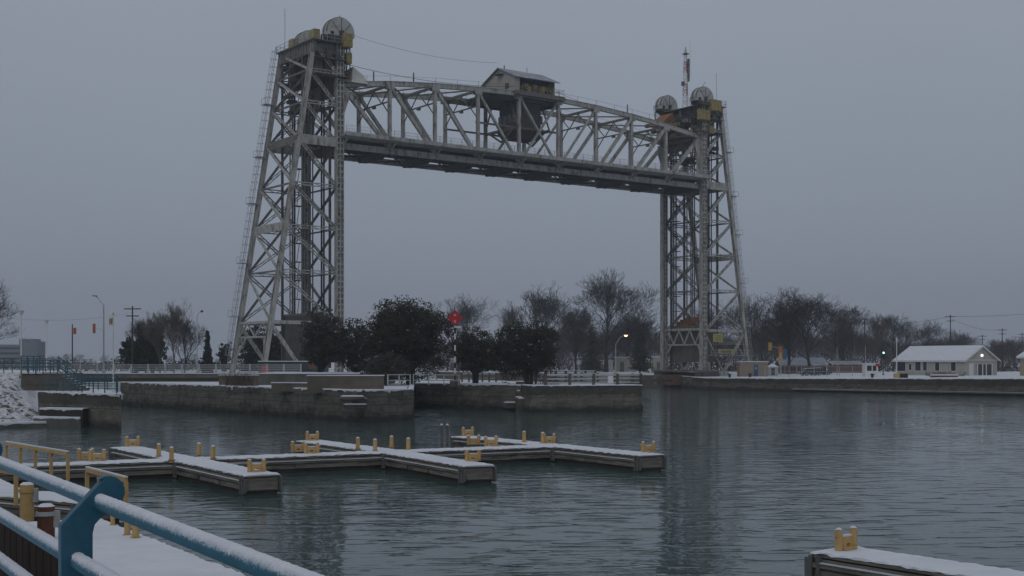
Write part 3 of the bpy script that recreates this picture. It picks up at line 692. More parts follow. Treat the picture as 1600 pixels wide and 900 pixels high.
MB().tube((hx0+1, ym, rz_), (hx0+1, ym, rz_+.7), .10, 8).build('roof_vent', 'steel_mid', rf); MB().tube((hx0+6, ym, rz_), (hx0+6, ym, rz_+1.0), .06, 6).build('roof_vent', 'steel_mid', rf); MB().box(hx0-.9, hx0+.1, ym-1.1, ym+.3, rz_-1.3, rz_-1.1).build('hoist_shelf', 'steel_dark', house)
MB().box(hx0-.4, hx1+1.6, hy0-1.0, hy1+.3, fz-.75, fz-.02).build('platform', 'steel_mid', house)
mb = MB()
for x in [hx0+.9+1.35*k for k in range(7)]: mb.beam((x, hy0-.9, fz), (x, hy0-.9, fz+1.1), .06, .06)
for z in (.45, .8, 1.1): mb.beam((hx0+.9, hy0-.9, fz+z), (hx1+1.5, hy0-.9, fz+z), .05, .05)
for x in (hx1+1.5,):
    mb.beam((x, hy0-.9, fz+1.1), (x, hy1, fz+1.1), .05, .05); mb.beam((x, hy1, fz), (x, hy1, fz+1.1), .06, .06)
mb.build('balcony_rail', 'yellow_frame', house)
mb = MB(); mb.box(hx1-2.6, hx1-2.0, hy0+.2, hy0+1.2, fz, fz+1.5); mb.box(hx0+3, hx0+3.8, hy0+.4, hy0+1.3, fz, fz+1.2); mb.build('equipment_box', 'yellow_frame', house)
mb = MB(); mb.box(hx1-1.6, hx1-.6, hy0+.3, hy0+1.3, fz, fz+.9); mb.build('red_drum', 'redwall', house)
# hanging operator cabin
cab = thing('dummy', None, None) if False else None
q = MB(); bx0, bx1, by0, by1 = 36.3, 41.4, 2.0, 7.4
q.box(bx0, bx1, by0, by1, 46.0, 50.9); cabin = q.build('hanging_cabin', 'steel_dark', span)
q = MB(); q.box(bx0-.35, bx1+.35, by0-.35, by1+.35, 45.55, 46.0); q.build('rim', 'steel_mid', cabin)
q = MB(); q.add([(bx0-.3, by0-.3, 45.55), (bx1+.3, by0-.3, 45.55), (bx1+.3, by1+.3, 45.55), (bx0-.3, by1+.3, 45.55), (bx0-.1, by0+.9, 44.2), (bx1+.1, by0+.9, 44.2), (bx1+.1, by1-.9, 44.2), (bx0-.1, by1-.9, 44.2)],
           [(0, 1, 2, 3), (7, 6, 5, 4), (0, 4, 5, 1), (1, 5, 6, 2), (2, 6, 7, 3), (3, 7, 4, 0)]); q.build('tapered_floor', 'steel_dark', cabin)
q = MB()
for k in range(4): q.box(bx0-.03, bx0-.01, by0+.5+1.4*k, by0+1.5+1.4*k, 46.9, 48.4)
for k in range(4): q.box(bx0+.4+1.4*k, bx0+1.3+1.4*k, by0-.03, by0-.01, 46.9, 48.4)
q.build('window', 'glass', cabin)
q = MB()
for t in (bx0-1.0, bx1+.8):
    q.beam((t, VN, 45.6), (t, VF, 45.6), .3, .5); 
for t in (bx0-1.0, bx1+.8):
    q.beam((t, VN, 45.6), (t, 3, 50.8), .2, .22); q.beam((t, VF, 45.6), (t, 8, 50.8), .2, .22); q.beam((t, 2.0, 45.5), (t, 5.5, 43.6), .2, .3); q.beam((t, 9.0, 45.5), (t, 5.5, 43.6), .2, .3)
for v in (VN+.7, VF-.7):
    q.beam((TN[3], v, 45.6), (TN[5], v, 45.6), .22, .3)
q.build('cabin_support', 'steel_mid', span)
mb = MB()
for t in (TN[4], TN[5]):
    for k in range(5): mb.beam((t, VN+2*k, 50.6), (t, VN+2*k+2, 50.6), .3, .9)
mb.box(TN[3], TN[5], VN+.5, VN+.7, 50.2, 51.1); mb.box(TN[3], TN[5], VF-.7, VF-.5, 50.2, 51.1); mb.box(TN[3]+3, TN[5]-.5, VN+1, VF-1, 50.6, 50.95)
mb.build('house_girder', 'steel_dark', span)
# span lifting platforms with machinery
for i, sg in ((0, 1), (9, -1)):
    t = TN[i]; mb = MB(); mb.box(t-1.0, t+1.0, VN-1, VF+1, 48.75, 49.15); mb.box(t-1.2*sg-.4, t-1.2*sg+.4, VN-.2, VF+.2, 46.6, 48.7); mb.build('lifting_girder', 'steel_mid', span)
    mb = MB()
    for v in (VN-.9, VF+.9):
        for z in (49.6, 50.1): mb.beam((t-1, v, z), (t+1.6*sg, v, z), .05, .05)
        for x in (t-.9, t, t+.9): mb.beam((x, v, 49.1), (x, v, 50.1), .05, .05)
    mb.build('platform_rail', 'yellow_frame', span)
t = TN[0]
mb = MB(); mb.add([(t+1.2, VN-.9, 48.9), (t+4.2, VN-.9, 48.9), (t+3.6, VN-.6, 50.2), (t+1.6, VN-.6, 51.4), (t+1.2, 4, 48.9), (t+4.2, 4, 48.9), (t+3.4, 3.6, 50.0), (t+1.5, 3.6, 51.0)],
                  [(0, 1, 2, 3), (5, 4, 7, 6), (3, 2, 6, 7), (1, 5, 6, 2), (4, 0, 3, 7)]); mb.build('tarpaulin_cover', 'canvas', span)
random.seed(11)
t = TN[-1]
for k in range(26):
    x, y, z = t+random.uniform(-4.5, .8), random.uniform(-.6, 10.5), random.uniform(49.2, 51.6); MB().box(x-.3, x+.3, y-.5, y+.5, z-.35, z+.3).build('machinery_box', ('yellow_frame', 'steel_mid', 'brick')[k % 3], span)
mb = MB()
for k in range(22): x, y, z = t+random.uniform(-5.0, .6), random.uniform(2, 10.5), random.uniform(48.9, 52.0); mb.beam((x, y, z), (x+random.uniform(-1.5, 1.5), y+random.uniform(-1, 1), z+random.uniform(-.6, .6)), .16, .16)
mb.build('machinery_pipework', 'steel_dark', span)
mb = MB(); mb.add([(t-4.6, 6.5, 51.2), (t-1.0, 6.5, 53.9), (t-.6, 6.5, 53.4), (t-.6, 6.5, 51.4), (t-4.6, 10, 51.2), (t-1.0, 10, 53.9), (t-.6, 10, 53.4), (t-.6, 10, 51.4)], [(0, 1, 2, 3), (7, 6, 5, 4), (0, 4, 5, 1), (1, 5, 6, 2), (2, 6, 7, 3), (3, 7, 4, 0)][:]); mb.build('orange_guard', 'orange', span)

LV = [3.0, 11.0, 18.8, 25.7, 32.3, 39.2, 45.0, 50.0, 54.2]
def tower(name, label, t0, sg, ladder_v):
    """sg = +1: rear legs towards -x (left tower). Local x measured so that rear = -sg"""
    r = thing(name, label, 'bridge tower', Bp(t0, 0, 0), BA)
    top = 54.4; bat_t, bat_b = 4.45, 13.0 if sg > 0 else 12.6
    def rx(z): return -sg*(bat_t+(bat_b-bat_t)*(top-z)/(top-3.0))
    V0, V1 = 0.0, 11.0
    for v in (V0, V1):
        mb = MB()
        mb.box(-.62, -.50, v-.45, v+.45, 2.2, top); mb.box(.50, .62, v-.45, v+.45, 2.2, top); mb.box(-.5, .5, v-.06, v+.06, 2.2, top); mb.box(-.1, .1, v-.42, v-.06, 2.2, top); mb.box(-.1, .1, v+.06, v+.42, 2.2, top)
        z = 3
        while z < top-1: mb.box(-.5, .5, v-.44, v-.40, z, z+.22); z += .9
        mb.build('front_column', 'steel', r)
        mb = MB()
        p_, q_ = Vector((rx(2.2), v, 2.2)), Vector((rx(top), v, top))
        for sy in (-1, 1): mb.beam(p_+Vector((0, sy*.3, 0)), q_+Vector((0, sy*.3, 0)), .1, .68, (1, 0, 0))
        mb.beam(p_, q_, .5, .1, (1, 0, 0))
        mb.build('rear_leg', 'steel', r)
    # near and far side faces; far bracing darker, interior shade put into its colour
    for v in (V0, V1):
        for i in range(1, len(LV)):
            z = LV[i]
            if i == 8: continue
            mb = MB()
            if i == 5: mb.beam((-.5*sg, v, z), (rx(z), v, z), .35, 1.45)
            elif i == 1: mb.beam((-.5*sg, v, z), (rx(z), v, z), .4, .55)
            else: mb.lattice((-.5*sg, v, z), (rx(z), v, z), .42, .3, (0, 1, 0), 6, .13, .08)
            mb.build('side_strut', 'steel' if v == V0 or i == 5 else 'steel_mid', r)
        for i in range(1, len(LV)-1):
            mb = MB(); z0, z1 = LV[i], LV[i+1]
            if v == V0: mb.lattice((rx(z1), v, z1), (-.5*sg, v, z0), .40, .26, (0, 1, 0), 12, .12, .09)
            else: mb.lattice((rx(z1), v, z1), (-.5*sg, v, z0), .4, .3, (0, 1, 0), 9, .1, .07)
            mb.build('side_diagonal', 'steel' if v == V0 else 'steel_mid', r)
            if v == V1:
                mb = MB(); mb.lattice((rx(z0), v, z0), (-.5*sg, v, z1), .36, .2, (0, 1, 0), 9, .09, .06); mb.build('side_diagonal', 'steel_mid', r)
        # K leg at base
        mb = MB(); xm = rx(3)*.44
        mb.beam((rx(10.8), v, 10.8), (xm, v, 2.8), .4, .5); mb.beam((-.5*sg, v, 10.6), (xm, v, 2.8), .2, .22); mb.box(xm-1, xm+1, v-.5, v+.5, 2.2, 3.2); mb.build('base_strut', 'steel', r)
    # rear face
    for i in range(1, len(LV)):
        z = LV[i]; mb = MB(); x = rx(z)
        if i == 1:
            mb.beam((x, V0, z), (x, V1, z), .4, .4); mb.beam((x, V0, z-2.2), (x, V1, z-2.2), .3, .3)
            for k in range(4): v0 = V0+2.75*k; mb.beam((x, v0, z if k % 2 else z-2.2), (x, v0+2.75, z-2.2 if k % 2 else z), .2, .2)
            mb.beam((x, V0+2.4, z-2.2), (rx(5), V0, 5), .25, .25); mb.beam((x, V1-2.4, z-2.2), (rx(5), V1, 5), .25, .25)
        elif i in (3, 5): mb.beam((x, V0, z), (x, V1, z), .3, 1.25)
        else: mb.beam((x, V0, z), (x, V1, z), .22, .26)
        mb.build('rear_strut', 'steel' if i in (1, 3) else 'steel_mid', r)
    for i in range(1, len(LV)-1):
        z0, z1 = LV[i], LV[i+1]
        mb = MB(); mb.beam((rx(z1), V1, z1), (rx(z0), V0, z0), .3, .34); mb.build('rear_diagonal', 'steel', r)
        mb = MB(); mb.lattice((rx(z0)+.1, V1, z0), (rx(z1)+.1, V0, z1), .3, .2, (1, 0, 0), 10, .08, .06); mb.build('rear_diagonal', 'steel_mid', r)
    # front face (towards the span): portal and lacing
    mb = MB(); xf = -sg*.3
    mb.beam((xf, V0, 11.3), (xf, V1, 11.3), .4, .5); mb.beam((xf, V0+1, 8.3), (xf, V1-1, 8.3), .25, .3)
    for k in range(6): v0 = V0+1+1.5*k; mb.beam((xf, v0, 8.3 if k % 2 else 11.2), (xf, v0+1.5, 11.2 if k % 2 else 8.3), .2, .28)
    mb.beam((xf, V0+1.8, 8.3), (xf, V0, 5.2), .25, .35); mb.beam((xf, V1-1.8, 8.3), (xf, V1, 5.2), .25, .35)
    mb.build('portal', 'steel', r)
    for i in range(1, len(LV)-1):
        z0, z1 = LV[i]+.2, LV[i+1]-.2
        mb = MB(); mb.lattice((xf, V0+.4, z0), (xf, V1-.4, z1), .34, .22, (1, 0, 0), 12, .09, .06); mb.lattice((xf-.12*sg, V1-.4, z0), (xf-.12*sg, V0+.4, z1), .34, .22, (1, 0, 0), 12, .09, .06)
        mb.beam((xf, V0, LV[i+1]), (xf, V1, LV[i+1]), .2, .24); mb.build('front_brace', 'steel_mid', r)
    # mid vertical framing inside the tower (guide columns)
    for v in (3.4, 7.6):
        mb = MB(); mb.lattice((-sg*4.4, v, 12), (-sg*4.4, v, top-1), .5, .25, (0, 1, 0), 26, .09, .05); mb.build('guide_column', 'steel_mid', r)
    for v in (.9, 10.1):
        for x in (-sg*1.15, -sg*4.75): MB().box(x-.14, x+.14, v-.2, v+.2, 4, top-1.6).build('guide_rail', 'steel_dark', r)
    # dark machinery decks just below the sheaves
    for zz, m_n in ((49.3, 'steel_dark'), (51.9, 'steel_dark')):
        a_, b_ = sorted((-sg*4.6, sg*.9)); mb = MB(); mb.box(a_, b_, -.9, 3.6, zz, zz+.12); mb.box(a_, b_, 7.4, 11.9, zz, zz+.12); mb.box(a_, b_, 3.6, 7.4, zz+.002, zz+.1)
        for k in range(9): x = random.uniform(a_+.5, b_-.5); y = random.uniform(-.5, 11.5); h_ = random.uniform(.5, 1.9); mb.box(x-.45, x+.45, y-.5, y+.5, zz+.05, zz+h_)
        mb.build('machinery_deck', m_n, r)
    # top platform girders
    mb = MB()
    for x in (-sg*4.6, -sg*.6):
        mb.box(x-.15, x+.15, V0-.6, V1+.6, 52.7, 54.5)
    for v in (V0, 5.5, V1): mb.box(min(-sg*4.6, -sg*-.9), max(-sg*4.6, -sg*-.9), v-.2, v+.2, 52.9, 54.3)
    v = V0
    while v <= V1: mb.box(-sg*4.6-.24, -sg*4.6+.24, v-.05, v+.05, 52.7, 54.5); v += .9
    mb.build('top_girder', 'steel_mid', r)
    mb = MB(); a_, b_ = sorted((-sg*5.2, sg*1.2)); mb.box(a_, b_, V0-1.1, V1+.6, 54.52, 54.66); mb.build('top_platform', 'steel_mid', r)
    mb = MB()
    for v in (V0-1.05, V1+.55):
        for z in (55.15, 55.7): mb.beam((a_, v, z), (b_, v, z), .05, .05)
        for k in range(6): x = a_+(b_-a_)*k/5; mb.beam((x, v, 54.66), (x, v, 55.7), .05, .05)
    for z in (55.15, 55.7): mb.beam((-sg*5.15, V0-1, z), (-sg*5.15, V1+.5, z), .05, .05)
    for k in range(10): v = V0-1+1.38*k; mb.beam((-sg*5.15, v, 54.66), (-sg*5.15, v, 55.7), .05, .05)
    mb.build('platform_rail', 'galv', r)
    # sheaves and hoods
    for v in (-.6, 9.4):
        cx0 = sg*.05 if sg > 0 else .05; zc = 56.3 if sg > 0 else 55.8; Rr = 2.35 if sg > 0 else 2.2; th = 2.0
        mb = MB(); n_ = 20
        arc = [(cx0+Rr*math.cos(math.pi*k/n_), zc+Rr*math.sin(math.pi*k/n_)) for k in range(n_+1)]
        arc = [(cx0+Rr, zc-.55)]+arc+[(cx0-Rr, zc-.55)]; n2 = len(arc)
        mb.v = [(x, v, z) for x, z in arc]+[(x, v+th, z) for x, z in arc]
        mb.f = [tuple(range(n2)), tuple(range(2*n2-1, n2-1, -1))]+[(k+1, k, n2+k, n2+k+1) for k in range(n2-1)]+[(0, n2-1, 2*n2-1, n2)]
        hood = mb.build('sheave_hood', 'hood', r)
        mb = MB()
        for vv in (v+.35, v+th-.6):   # raised rim bands
            for k in range(n_): x0, z0 = cx0+(Rr+.06)*math.cos(math.pi*k/n_), zc+(Rr+.06)*math.sin(math.pi*k/n_); x1, z1 = cx0+(Rr+.06)*math.cos(math.pi*(k+1)/n_), zc+(Rr+.06)*math.sin(math.pi*(k+1)/n_); mb.beam((x0, vv, z0), (x1, vv, z1), .3, .1, (math.cos(math.pi*(k+.5)/n_), 0, math.sin(math.pi*(k+.5)/n_)))
        mb.box(cx0-.05, cx0+.05, v-.06, v, zc-.5, zc+Rr-.1)
        mb.beam((cx0, v-.04, zc-.3), (cx0+1.5, v-.04, zc+1.4), .05, .06); mb.beam((cx0, v-.04, zc-.3), (cx0-1.5, v-.04, zc+1.4), .05, .06)
        mb.build('rim_band', 'steel_mid', hood)
        mb = MB(); mb.box(cx0-.35, cx0+.35, v-.05, v-.01, zc-.45, zc+.1); mb.box(cx0-1.9, cx0-1.3, v-.05, v-.01, zc-.45, zc); mb.build('vent_opening', 'black', hood)
        mb = MB(); n_ = 28
        for vv in (v+.3, v+th-.5):
            mb.tube((cx0, vv, zc), (cx0, vv+.2, zc), Rr-.25, n_)
        mb.tube((cx0, v+.5, zc), (cx0, v+th-.5, zc), Rr-.35, n_); mb.tube((cx0, v-.3, zc), (cx0, v+th+.3, zc), .35, 12)
        mb.build('sheave', 'steel_dark', r)
        mb = MB()
        mb.box(cx0-1.9, cx0+1.9, v-.1, v+.35, 54.66, zc-.56); mb.box(cx0-1.9, cx0+1.9, v+th-.35, v+th+.1, 54.66, zc-.56); mb.build('bearing_frame', 'steel_dark', r)
    # hanger cage, cabins
    mb = MB(); x = sg*1.25
    for v in (-.3, .9):
        for xx in (x-.5, x+.5): mb.beam((xx, v, 49.6), (xx, v, 56), .12, .14)
    for z in (50.2, 52.0, 52.5, 54.2): mb.box(x-.65, x+.65, -.5, 1.1, z, z+.12)
    mb.build('hanger_frame', 'steel_dark', r)
    mb = MB()
    if sg > 0: mb.box(.1, 1.5, -1.5, -.5, 54.0, 56.1); mb.box(1.0, 1.7, -.9, .2, 51.6, 53.3); mb.box(-1.5, -.5, 5.5, 7.5, 56.2, 58.0); mb.box(-4.6, -3.6, 6.8, 8.2, 54.7, 56.2)
    else: mb.box(.8, 3.4, -1.5, -.5, 53.5, 55.6); mb.box(-2.2, .6, -1.2, -.5, 51.5, 53.4); mb.box(1.0, 2.0, -.9, .2, 49.2, 50.6)
    for k in range(len(mb.v)//8):
        q = MB(); q.add(mb.v[8*k:8*k+8], [(3, 2, 1, 0), (4, 5, 6, 7), (0, 1, 5, 4), (1, 2, 6, 5), (2, 3, 7, 6), (3, 0, 4, 7)])
        a0, a1 = Vector(q.v[0]), Vector(q.v[6])
        for f_ in (.0, .33, .66, 1): q.beam((a0.x+(a1.x-a0.x)*f_, a0.y-.03, a0.z), (a0.x+(a1.x-a0.x)*f_, a0.y-.03, a1.z), .08, .06)
        for f_ in (0.05, .5, .95): q.beam((a0.x, a0.y-.03, a0.z+(a1.z-a0.z)*f_), (a1.x, a0.y-.03, a0.z+(a1.z-a0.z)*f_), .06, .08)
        q.build('equipment_cabinet', 'yellow_frame', r)
    mb = MB(); mb.box(min(-sg*.9, -sg*3.6), max(-sg*.9, -sg*3.6), .6, 3.4, 49.6, 54.2); mb.build('machinery_box', 'steel_mid', r); MB().box(min(-sg*.9, -sg*3.6), max(-sg*.9, -sg*3.6), 7.6, 10.4, 49.8, 54.2).build('machinery_box', 'steel_dark', r)
    # ladder with cage
    mb = MB(); v = ladder_v; off = -sg*.95
    for dv in (-.28, .28): mb.beam((rx(4)+off, v+dv, 4), (rx(top)+off, v+dv, top+1), .06, .06)
    z = 4.3
    while z < top: mb.beam((rx(z)+off, v-.28, z), (rx(z)+off, v+.28, z), .03, .03); z += .6
    z = 6
    while z < top+.5:
        x = rx(z)+off
        for k in range(6):
            a0, a1 = math.pi*k/6, math.pi*(k+1)/6
            mb.beam((x-sg*.75*math.sin(a0), v+.42*math.cos(a0), z), (x-sg*.75*math.sin(a1), v+.42*math.cos(a1), z), .05, .05)
        mb.beam((x, v, z), (rx(z), v, z), .06, .06); z += 1.25
    for k in (1, 3, 5): a0 = math.pi*k/6; mb.beam((rx(6)+off-sg*.75*math.sin(a0), v+.42*math.cos(a0), 6), (rx(top)+off-sg*.75*math.sin(a0), v+.42*math.cos(a0), top+.5), .035, .035)
    for z in (12, 20.5, 30, 37.5, 46): x = rx(z)+off; mb.box(x-.9, x+.7, v-.8, v+.8, z, z+.08); mb.beam((x-sg*.8, v-.8, z+1), (x-sg*.8, v+.8, z+1), .05, .05); mb.beam((x-sg*.8, v-.8, z), (x-sg*.8, v-.8, z+1), .05, .05); mb.beam((x-sg*.8, v+.8, z), (x-sg*.8, v+.8, z+1), .05, .05)
    mb.build('caged_ladder', 'galv', r)
    # inner stair tower / conduits
    mb = MB()
    for x, v in ((-sg*2.2, 4.6), (-sg*5.0, 9.6)): mb.tube((x, v, 10), (x, v, 52), .12, 6)
    z = 12; k = 0
    while z < 50: mb.box(-sg*2.2-.6, -sg*2.2+.6, 9.0, 10.4, z, z+.1); mb.beam((-sg*2.2-.5, 9.1, z), (-sg*2.2+.5, 10.2, z+3), .08, .12); z += 3; k += 1
    mb.build('inner_stair', 'steel_dark', r)
    mb = MB()
    xa = -sg*4.4
    for k in range(9): z = 42.0+random.uniform(0, 6.5); v = random.uniform(1, 10); MB().box(xa-.5, xa+.9, v-.6, v+.6, z, z+random.uniform(.3, .9)).build('electrical_box', 'steel_dark', r)
    mb = MB(); mb.tube((-sg*4.6, 9.5 if sg > 0 else 1.0, 54.6), (-sg*4.6, 9.5 if sg > 0 else 1.0, 61.5), .035, 5); mb.tube((-sg*.3, .6, 58.3), (-sg*.3+.9, .6, 59.3), .05, 5); mb.build('whip_antenna', 'steel_mid', r)
    return r, rx
lt, rxl = tower('lift_tower', 'left bridge tower, taller looking, with dark counterweight low inside', 0, 1, 11.0)
rt, rxr = tower('lift_tower', 'right bridge tower with two round sheave hoods and red and white mast', SP, -1, 0.0)
# radio mast
r = thing('radio_mast', 'slender red and white lattice mast on top of the right bridge tower', 'antenna mast', Bp(SP-1.2, 3.6, 54.7), BA)
for j in range(5):
    mb = MB(); z0, z1 = 2.2*j, 2.2*(j+1); w0, w1 = .62-.07*j, .62-.07*(j+1)
    cs = [(math.cos(a), math.sin(a)) for a in (0, 2.09, 4.19)]
    for k in range(3):
        mb.beam((cs[k][0]*w0, cs[k][1]*w0, z0), (cs[k][0]*w1, cs[k][1]*w1, z1), .09, .09)
        k2 = (k+1) % 3
        for s_ in range(2):
            f0, f1 = s_/2, (s_+1)/2; a_ = w0+(w1-w0)*f0; b_ = w0+(w1-w0)*f1
            mb.beam((cs[k][0]*a_, cs[k][1]*a_, z0+2.2*f0), (cs[k2][0]*b_, cs[k2][1]*b_, z0+2.2*f1), .06, .06); mb.beam((cs[k2][0]*b_, cs[k2][1]*b_, z0+2.2*f1), (cs[k][0]*b_, cs[k][1]*b_, z0+2.2*f1), .06, .06)
    mb.build('mast_section', 'white' if j % 2 == 0 else 'redmast', r)
mb = MB(); mb.box(-.5, .5, -.5, .5, 10.2, 10.35); mb.box(.5, .9, -.2, .2, 5, 9.4); mb.tube((0, 0, 10.3), (0, 0, 11.6), .08, 6); mb.tube((1.2, 0, 6), (1.2, 0, 13), .025, 4); mb.beam((.3, 0, 6.2), (1.2, 0, 6.2), .05, .05); mb.box(-.9, -.5, -.3, .3, 4, 4.8); mb.build('antenna_panel', 'steel_mid', r)
# counterweights with ropes
for t0, sg, lb in ((0, 1, 'dark concrete counterweight hanging low inside the left tower'), (SP, -1, 'counterweight with orange top hanging low inside the right tower')):
    r = thing('counterweight', lb, 'counterweight', Bp(t0, 0, 0), BA)
    a_, b_ = sorted((-sg*1.1, -sg*4.6))
    zt = 12.2 if sg > 0 else 11.7
    MB().box(a_, b_, .9, 10.1, 4.9, zt).build('block', 'steel_dark' if sg > 0 else 'concrete', r)
    MB().box(a_-.1, b_+.1, .8, 10.2, zt, zt+.35).build('cap_frame', 'steel_mid', r)
    if sg < 0:
        mb = MB()
        for k in range(8): y = 1.8+k*.9; mb.box(a_+.3, b_-.3, y, y+.7, zt+.36, zt+1.3+.8*math.sin(k*.45))
        mb.build('orange_guard', 'orange', r)
    for v in (.0, 9.9):
        for k in range(2):
            mb = MB(); vv = v+.35+k*.75; mb.tube((-sg*2.55, vv, zt+.3), (-sg*2.55, vv, 56), .11, 6); mb.tube((-sg*2.3, vv+.2, zt+.3), (-sg*2.3, vv+.2, 56), .07, 6); mb.build('hoist_rope', 'cable', r)
for t, sg, lb in ((0, 1, 'suspension ropes dropping from the left tower sheaves to the raised span end'), (SP, -1, 'suspension ropes dropping from the right tower sheaves to the raised span end')):
    r = thing('span_rope', lb, 'rope', Bp(t, 0, 49.0), BA)
    for v in (-.1, 10.0):
        for k in range(5): MB().tube((sg*2.35-sg*1.2, v+.3+k*.32, 0), (sg*2.35-sg*.0, v+.3+k*.32, 7), .04, 5).build('wire_rope', 'cable', r)
# concrete piers under towers
r = thing('tower_pier', 'concrete footing under the left bridge tower', 'pier', Bp(0, 0, 0), BA)
mb = MB()
mb.box(-1.3, 1.3, -1.3, 12.3, -3, 2.75); mb.box(-14.5, -11.5, -1.5, 1.3, 2, 3.1); mb.box(-14.5, -11.5, 9.7, 12.5, 2, 3.1); mb.build('footing', 'concrete', r)
r = thing('tower_pier', 'stepped pier with dark recess and brown fender box under the right tower', 'pier', Bp(SP, 0, 0), BA)
mb = MB(); mb.box(-1.4, 1.6, -1.4, .9, -3, 3.0); mb.box(-1.4, 1.6, 10.1, 12.4, -3, 3.0); mb.box(1.6, 3.0, -1.4, 12.4, -3, 2.9); mb.box(11.0, 14.0, -1.4, 1.3, 2, 3.0); mb.box(11, 14, 9.7, 12.5, 2, 3.0); mb.build('footing', 'steel_dark', r)  # concrete footing coloured dark, shade of the recess put into its colour
MB().box(-1.6, 1.5, -1.5, 12.5, 3.02, 3.35).build('edge_beam', 'steel_mid', r)

MB().box(-1.9, -1.6, 1.2, 10, .25, .4).build('walkway', 'galv', r)
for y0_, y1_, m_n in ((2.2, 5.6, 'brick'), (6.6, 7.6, 'steel_mid')):
    r2 = thing('fender_box', 'brown fender box in the recess under the right tower' if m_n == 'brick' else 'small grey fender box left of the brown one', 'fender', Bp(SP-5.2, (y0_+y1_)/2, .5), BA)
    MB().box(-.8, 6, -(y1_-y0_)/2, (y1_-y0_)/2, 0, 1.9).build('planking', m_n, r2); MB().box(-.9, -.8, -(y1_-y0_)/2, (y1_-y0_)/2, .8, 1.0).build('waler', 'timber_dark', r2)

# yellow sign boards on right tower, near base
for (t, z, w, h_), lb in (((3.2, 9.6, 2.6, 1.6), 'upper yellow notice board with dark lines on the right tower base'), ((5.5, 7.0, 4.4, .9), 'lower long yellow notice board on the right tower base')):
    c = Bp(SP+t, -.75, z); r = thing('notice_board', lb, 'sign', c, BA, 'yellow boards on the right tower')
    MB().box(-w/2, w/2, -.04, .04, -h_/2, h_/2).build('panel', 'yellow_sign', r)
    mb = MB()
    for k in range(3): z_ = h_*(.25-.25*k); mb.box(-w*.35, w*.35, -.055, -.042, z_-.06, z_+.06)
    mb.build('dark_stripe', 'steel_dark', r)
mb = MB(); r = thing('tower_walkway', 'galvanised access walkway crossing the right tower base', 'walkway', Bp(SP, -.6, 6.2), BA)
mb.box(.8, 11.5, -.6, .5, 0, .1)
for z in (.5, 1.05, 2.2): mb.beam((.8, -.55, z), (11, -.55, z), .06, .06)
for k in range(8): mb.beam((1+1.4*k, -.55, 0), (1+1.4*k, -.55, 1.05), .06, .06)
mb.build('frame', 'galv', r)
# messenger cables
def cable(lb, pts, rad=.045, sag=.0):
    mb = MB(); o_ = Vector(pts[0])
    for a_, b_ in zip(pts[:-1], pts[1:]):
        a_, b_ = Vector(a_), Vector(b_); k = 14; pr = a_
        for i in range(1, k+1):
            f_ = i/k; q = a_.lerp(b_, f_); q.z -= sag*4*f_*(1-f_); mb.tube(pr-o_, q-o_, rad, 4, caps=False); pr = q
    o = mb.build('overhead_cable', 'cable', None); o.location = o_; return tag(o, lb, 'cable')
cable('thin cable from the left tower platform down to the machinery house', [Bp(1.5, -.4, 51.5), Bp(35, 1, 52.6)], .035, .9)
cable('high thin cable sagging between the tops of the two bridge towers', [Bp(1.5, 0, 56.5), Bp(34, 4.8, 57.3)], .022, 1.0)
cable('thin cable from the machinery house down to the right tower', [Bp(43, .6, 53.0), Bp(SP-2, .4, 50.5)], .03, 1.6)

# ---------------------------------------------------------------- trees
def bare_mesh(seed, H=20, spread=1.0, levels=6, low=.25, upright=.7, trunk_r=.024):
    rnd = random.Random(seed); T, C = MB(), MB()
    def seg(p, q, r0, r1, lv):
        (T if lv <= 1 else C).tube(p, q, r0, 6 if lv <= 1 else (4 if lv <= 2 else 3), r1, caps=False)
    def br(p, d, Ln, r, lv):
        k = 3 if lv < 3 else 2; q = p
        pts = [p]
        for i in range(k):
            d = (d+Vector((rnd.gauss(0, .13), rnd.gauss(0, .13), rnd.gauss(.04, .08)))).normalized()
            nq = q+d*(Ln/k); r1 = r*(1-.45/k); seg(q, nq, r, r1, lv); q = nq; r = r1; pts.append((q))
            if 0 < lv < levels and i < k-1 and rnd.random() < .6: child(q, d, Ln*rnd.uniform(.5, .8), r*.6, lv+1)
        if lv < levels:
            for c in range(3 if lv in (1, 2) else 2+(rnd.random() < .35)): child(q, d, Ln*rnd.uniform(.55, .82), r*.72, lv+1)
    def child(p, d, Ln, r, lv):
        a = rnd.uniform(0, 6.283); ax = Vector((math.cos(a), math.sin(a), 0)); side = (ax-d*ax.dot(d)).normalized()
        s_ = rnd.uniform(.42, .80)*spread; nd = (d*math.cos(s_)+side*math.sin(s_)); nd.z += .25*upright; nd.normalize()
        br(p, nd, Ln, max(r, .026), lv)
    # trunk with limbs
    p = Vector((0, 0, -.3)); d = Vector((0, 0, 1)); r = H*trunk_r; n_ = 6; Lt = H*.62
    for i in range(n_):
        d = (d+Vector((rnd.gauss(0, .05), rnd.gauss(0, .05), .05))).normalized(); q = p+d*Lt/n_; r1 = r*.84; seg(p, q, r, r1, 0); p, r = q, r1
        if (i+1)/n_ >= low:
            for k in range(2): child(p, d, H*rnd.uniform(.24, .36)*(1.1-.4*i/n_), r*.62, 1)
    for k in range(3): child(p, d, H*.2, r*.7, 1)
    return T, C
def tree_thing(name, label, bits, loc, rz=0, scale=1, group=None):
    r = thing(name, label, 'tree', loc, rz, group); r.scale = (scale,)*3 if not isinstance(scale, tuple) else scale
    for nm, me in bits:
        o = bpy.data.objects.new(nm, me); COL.objects.link(o); o.parent = r
    return r
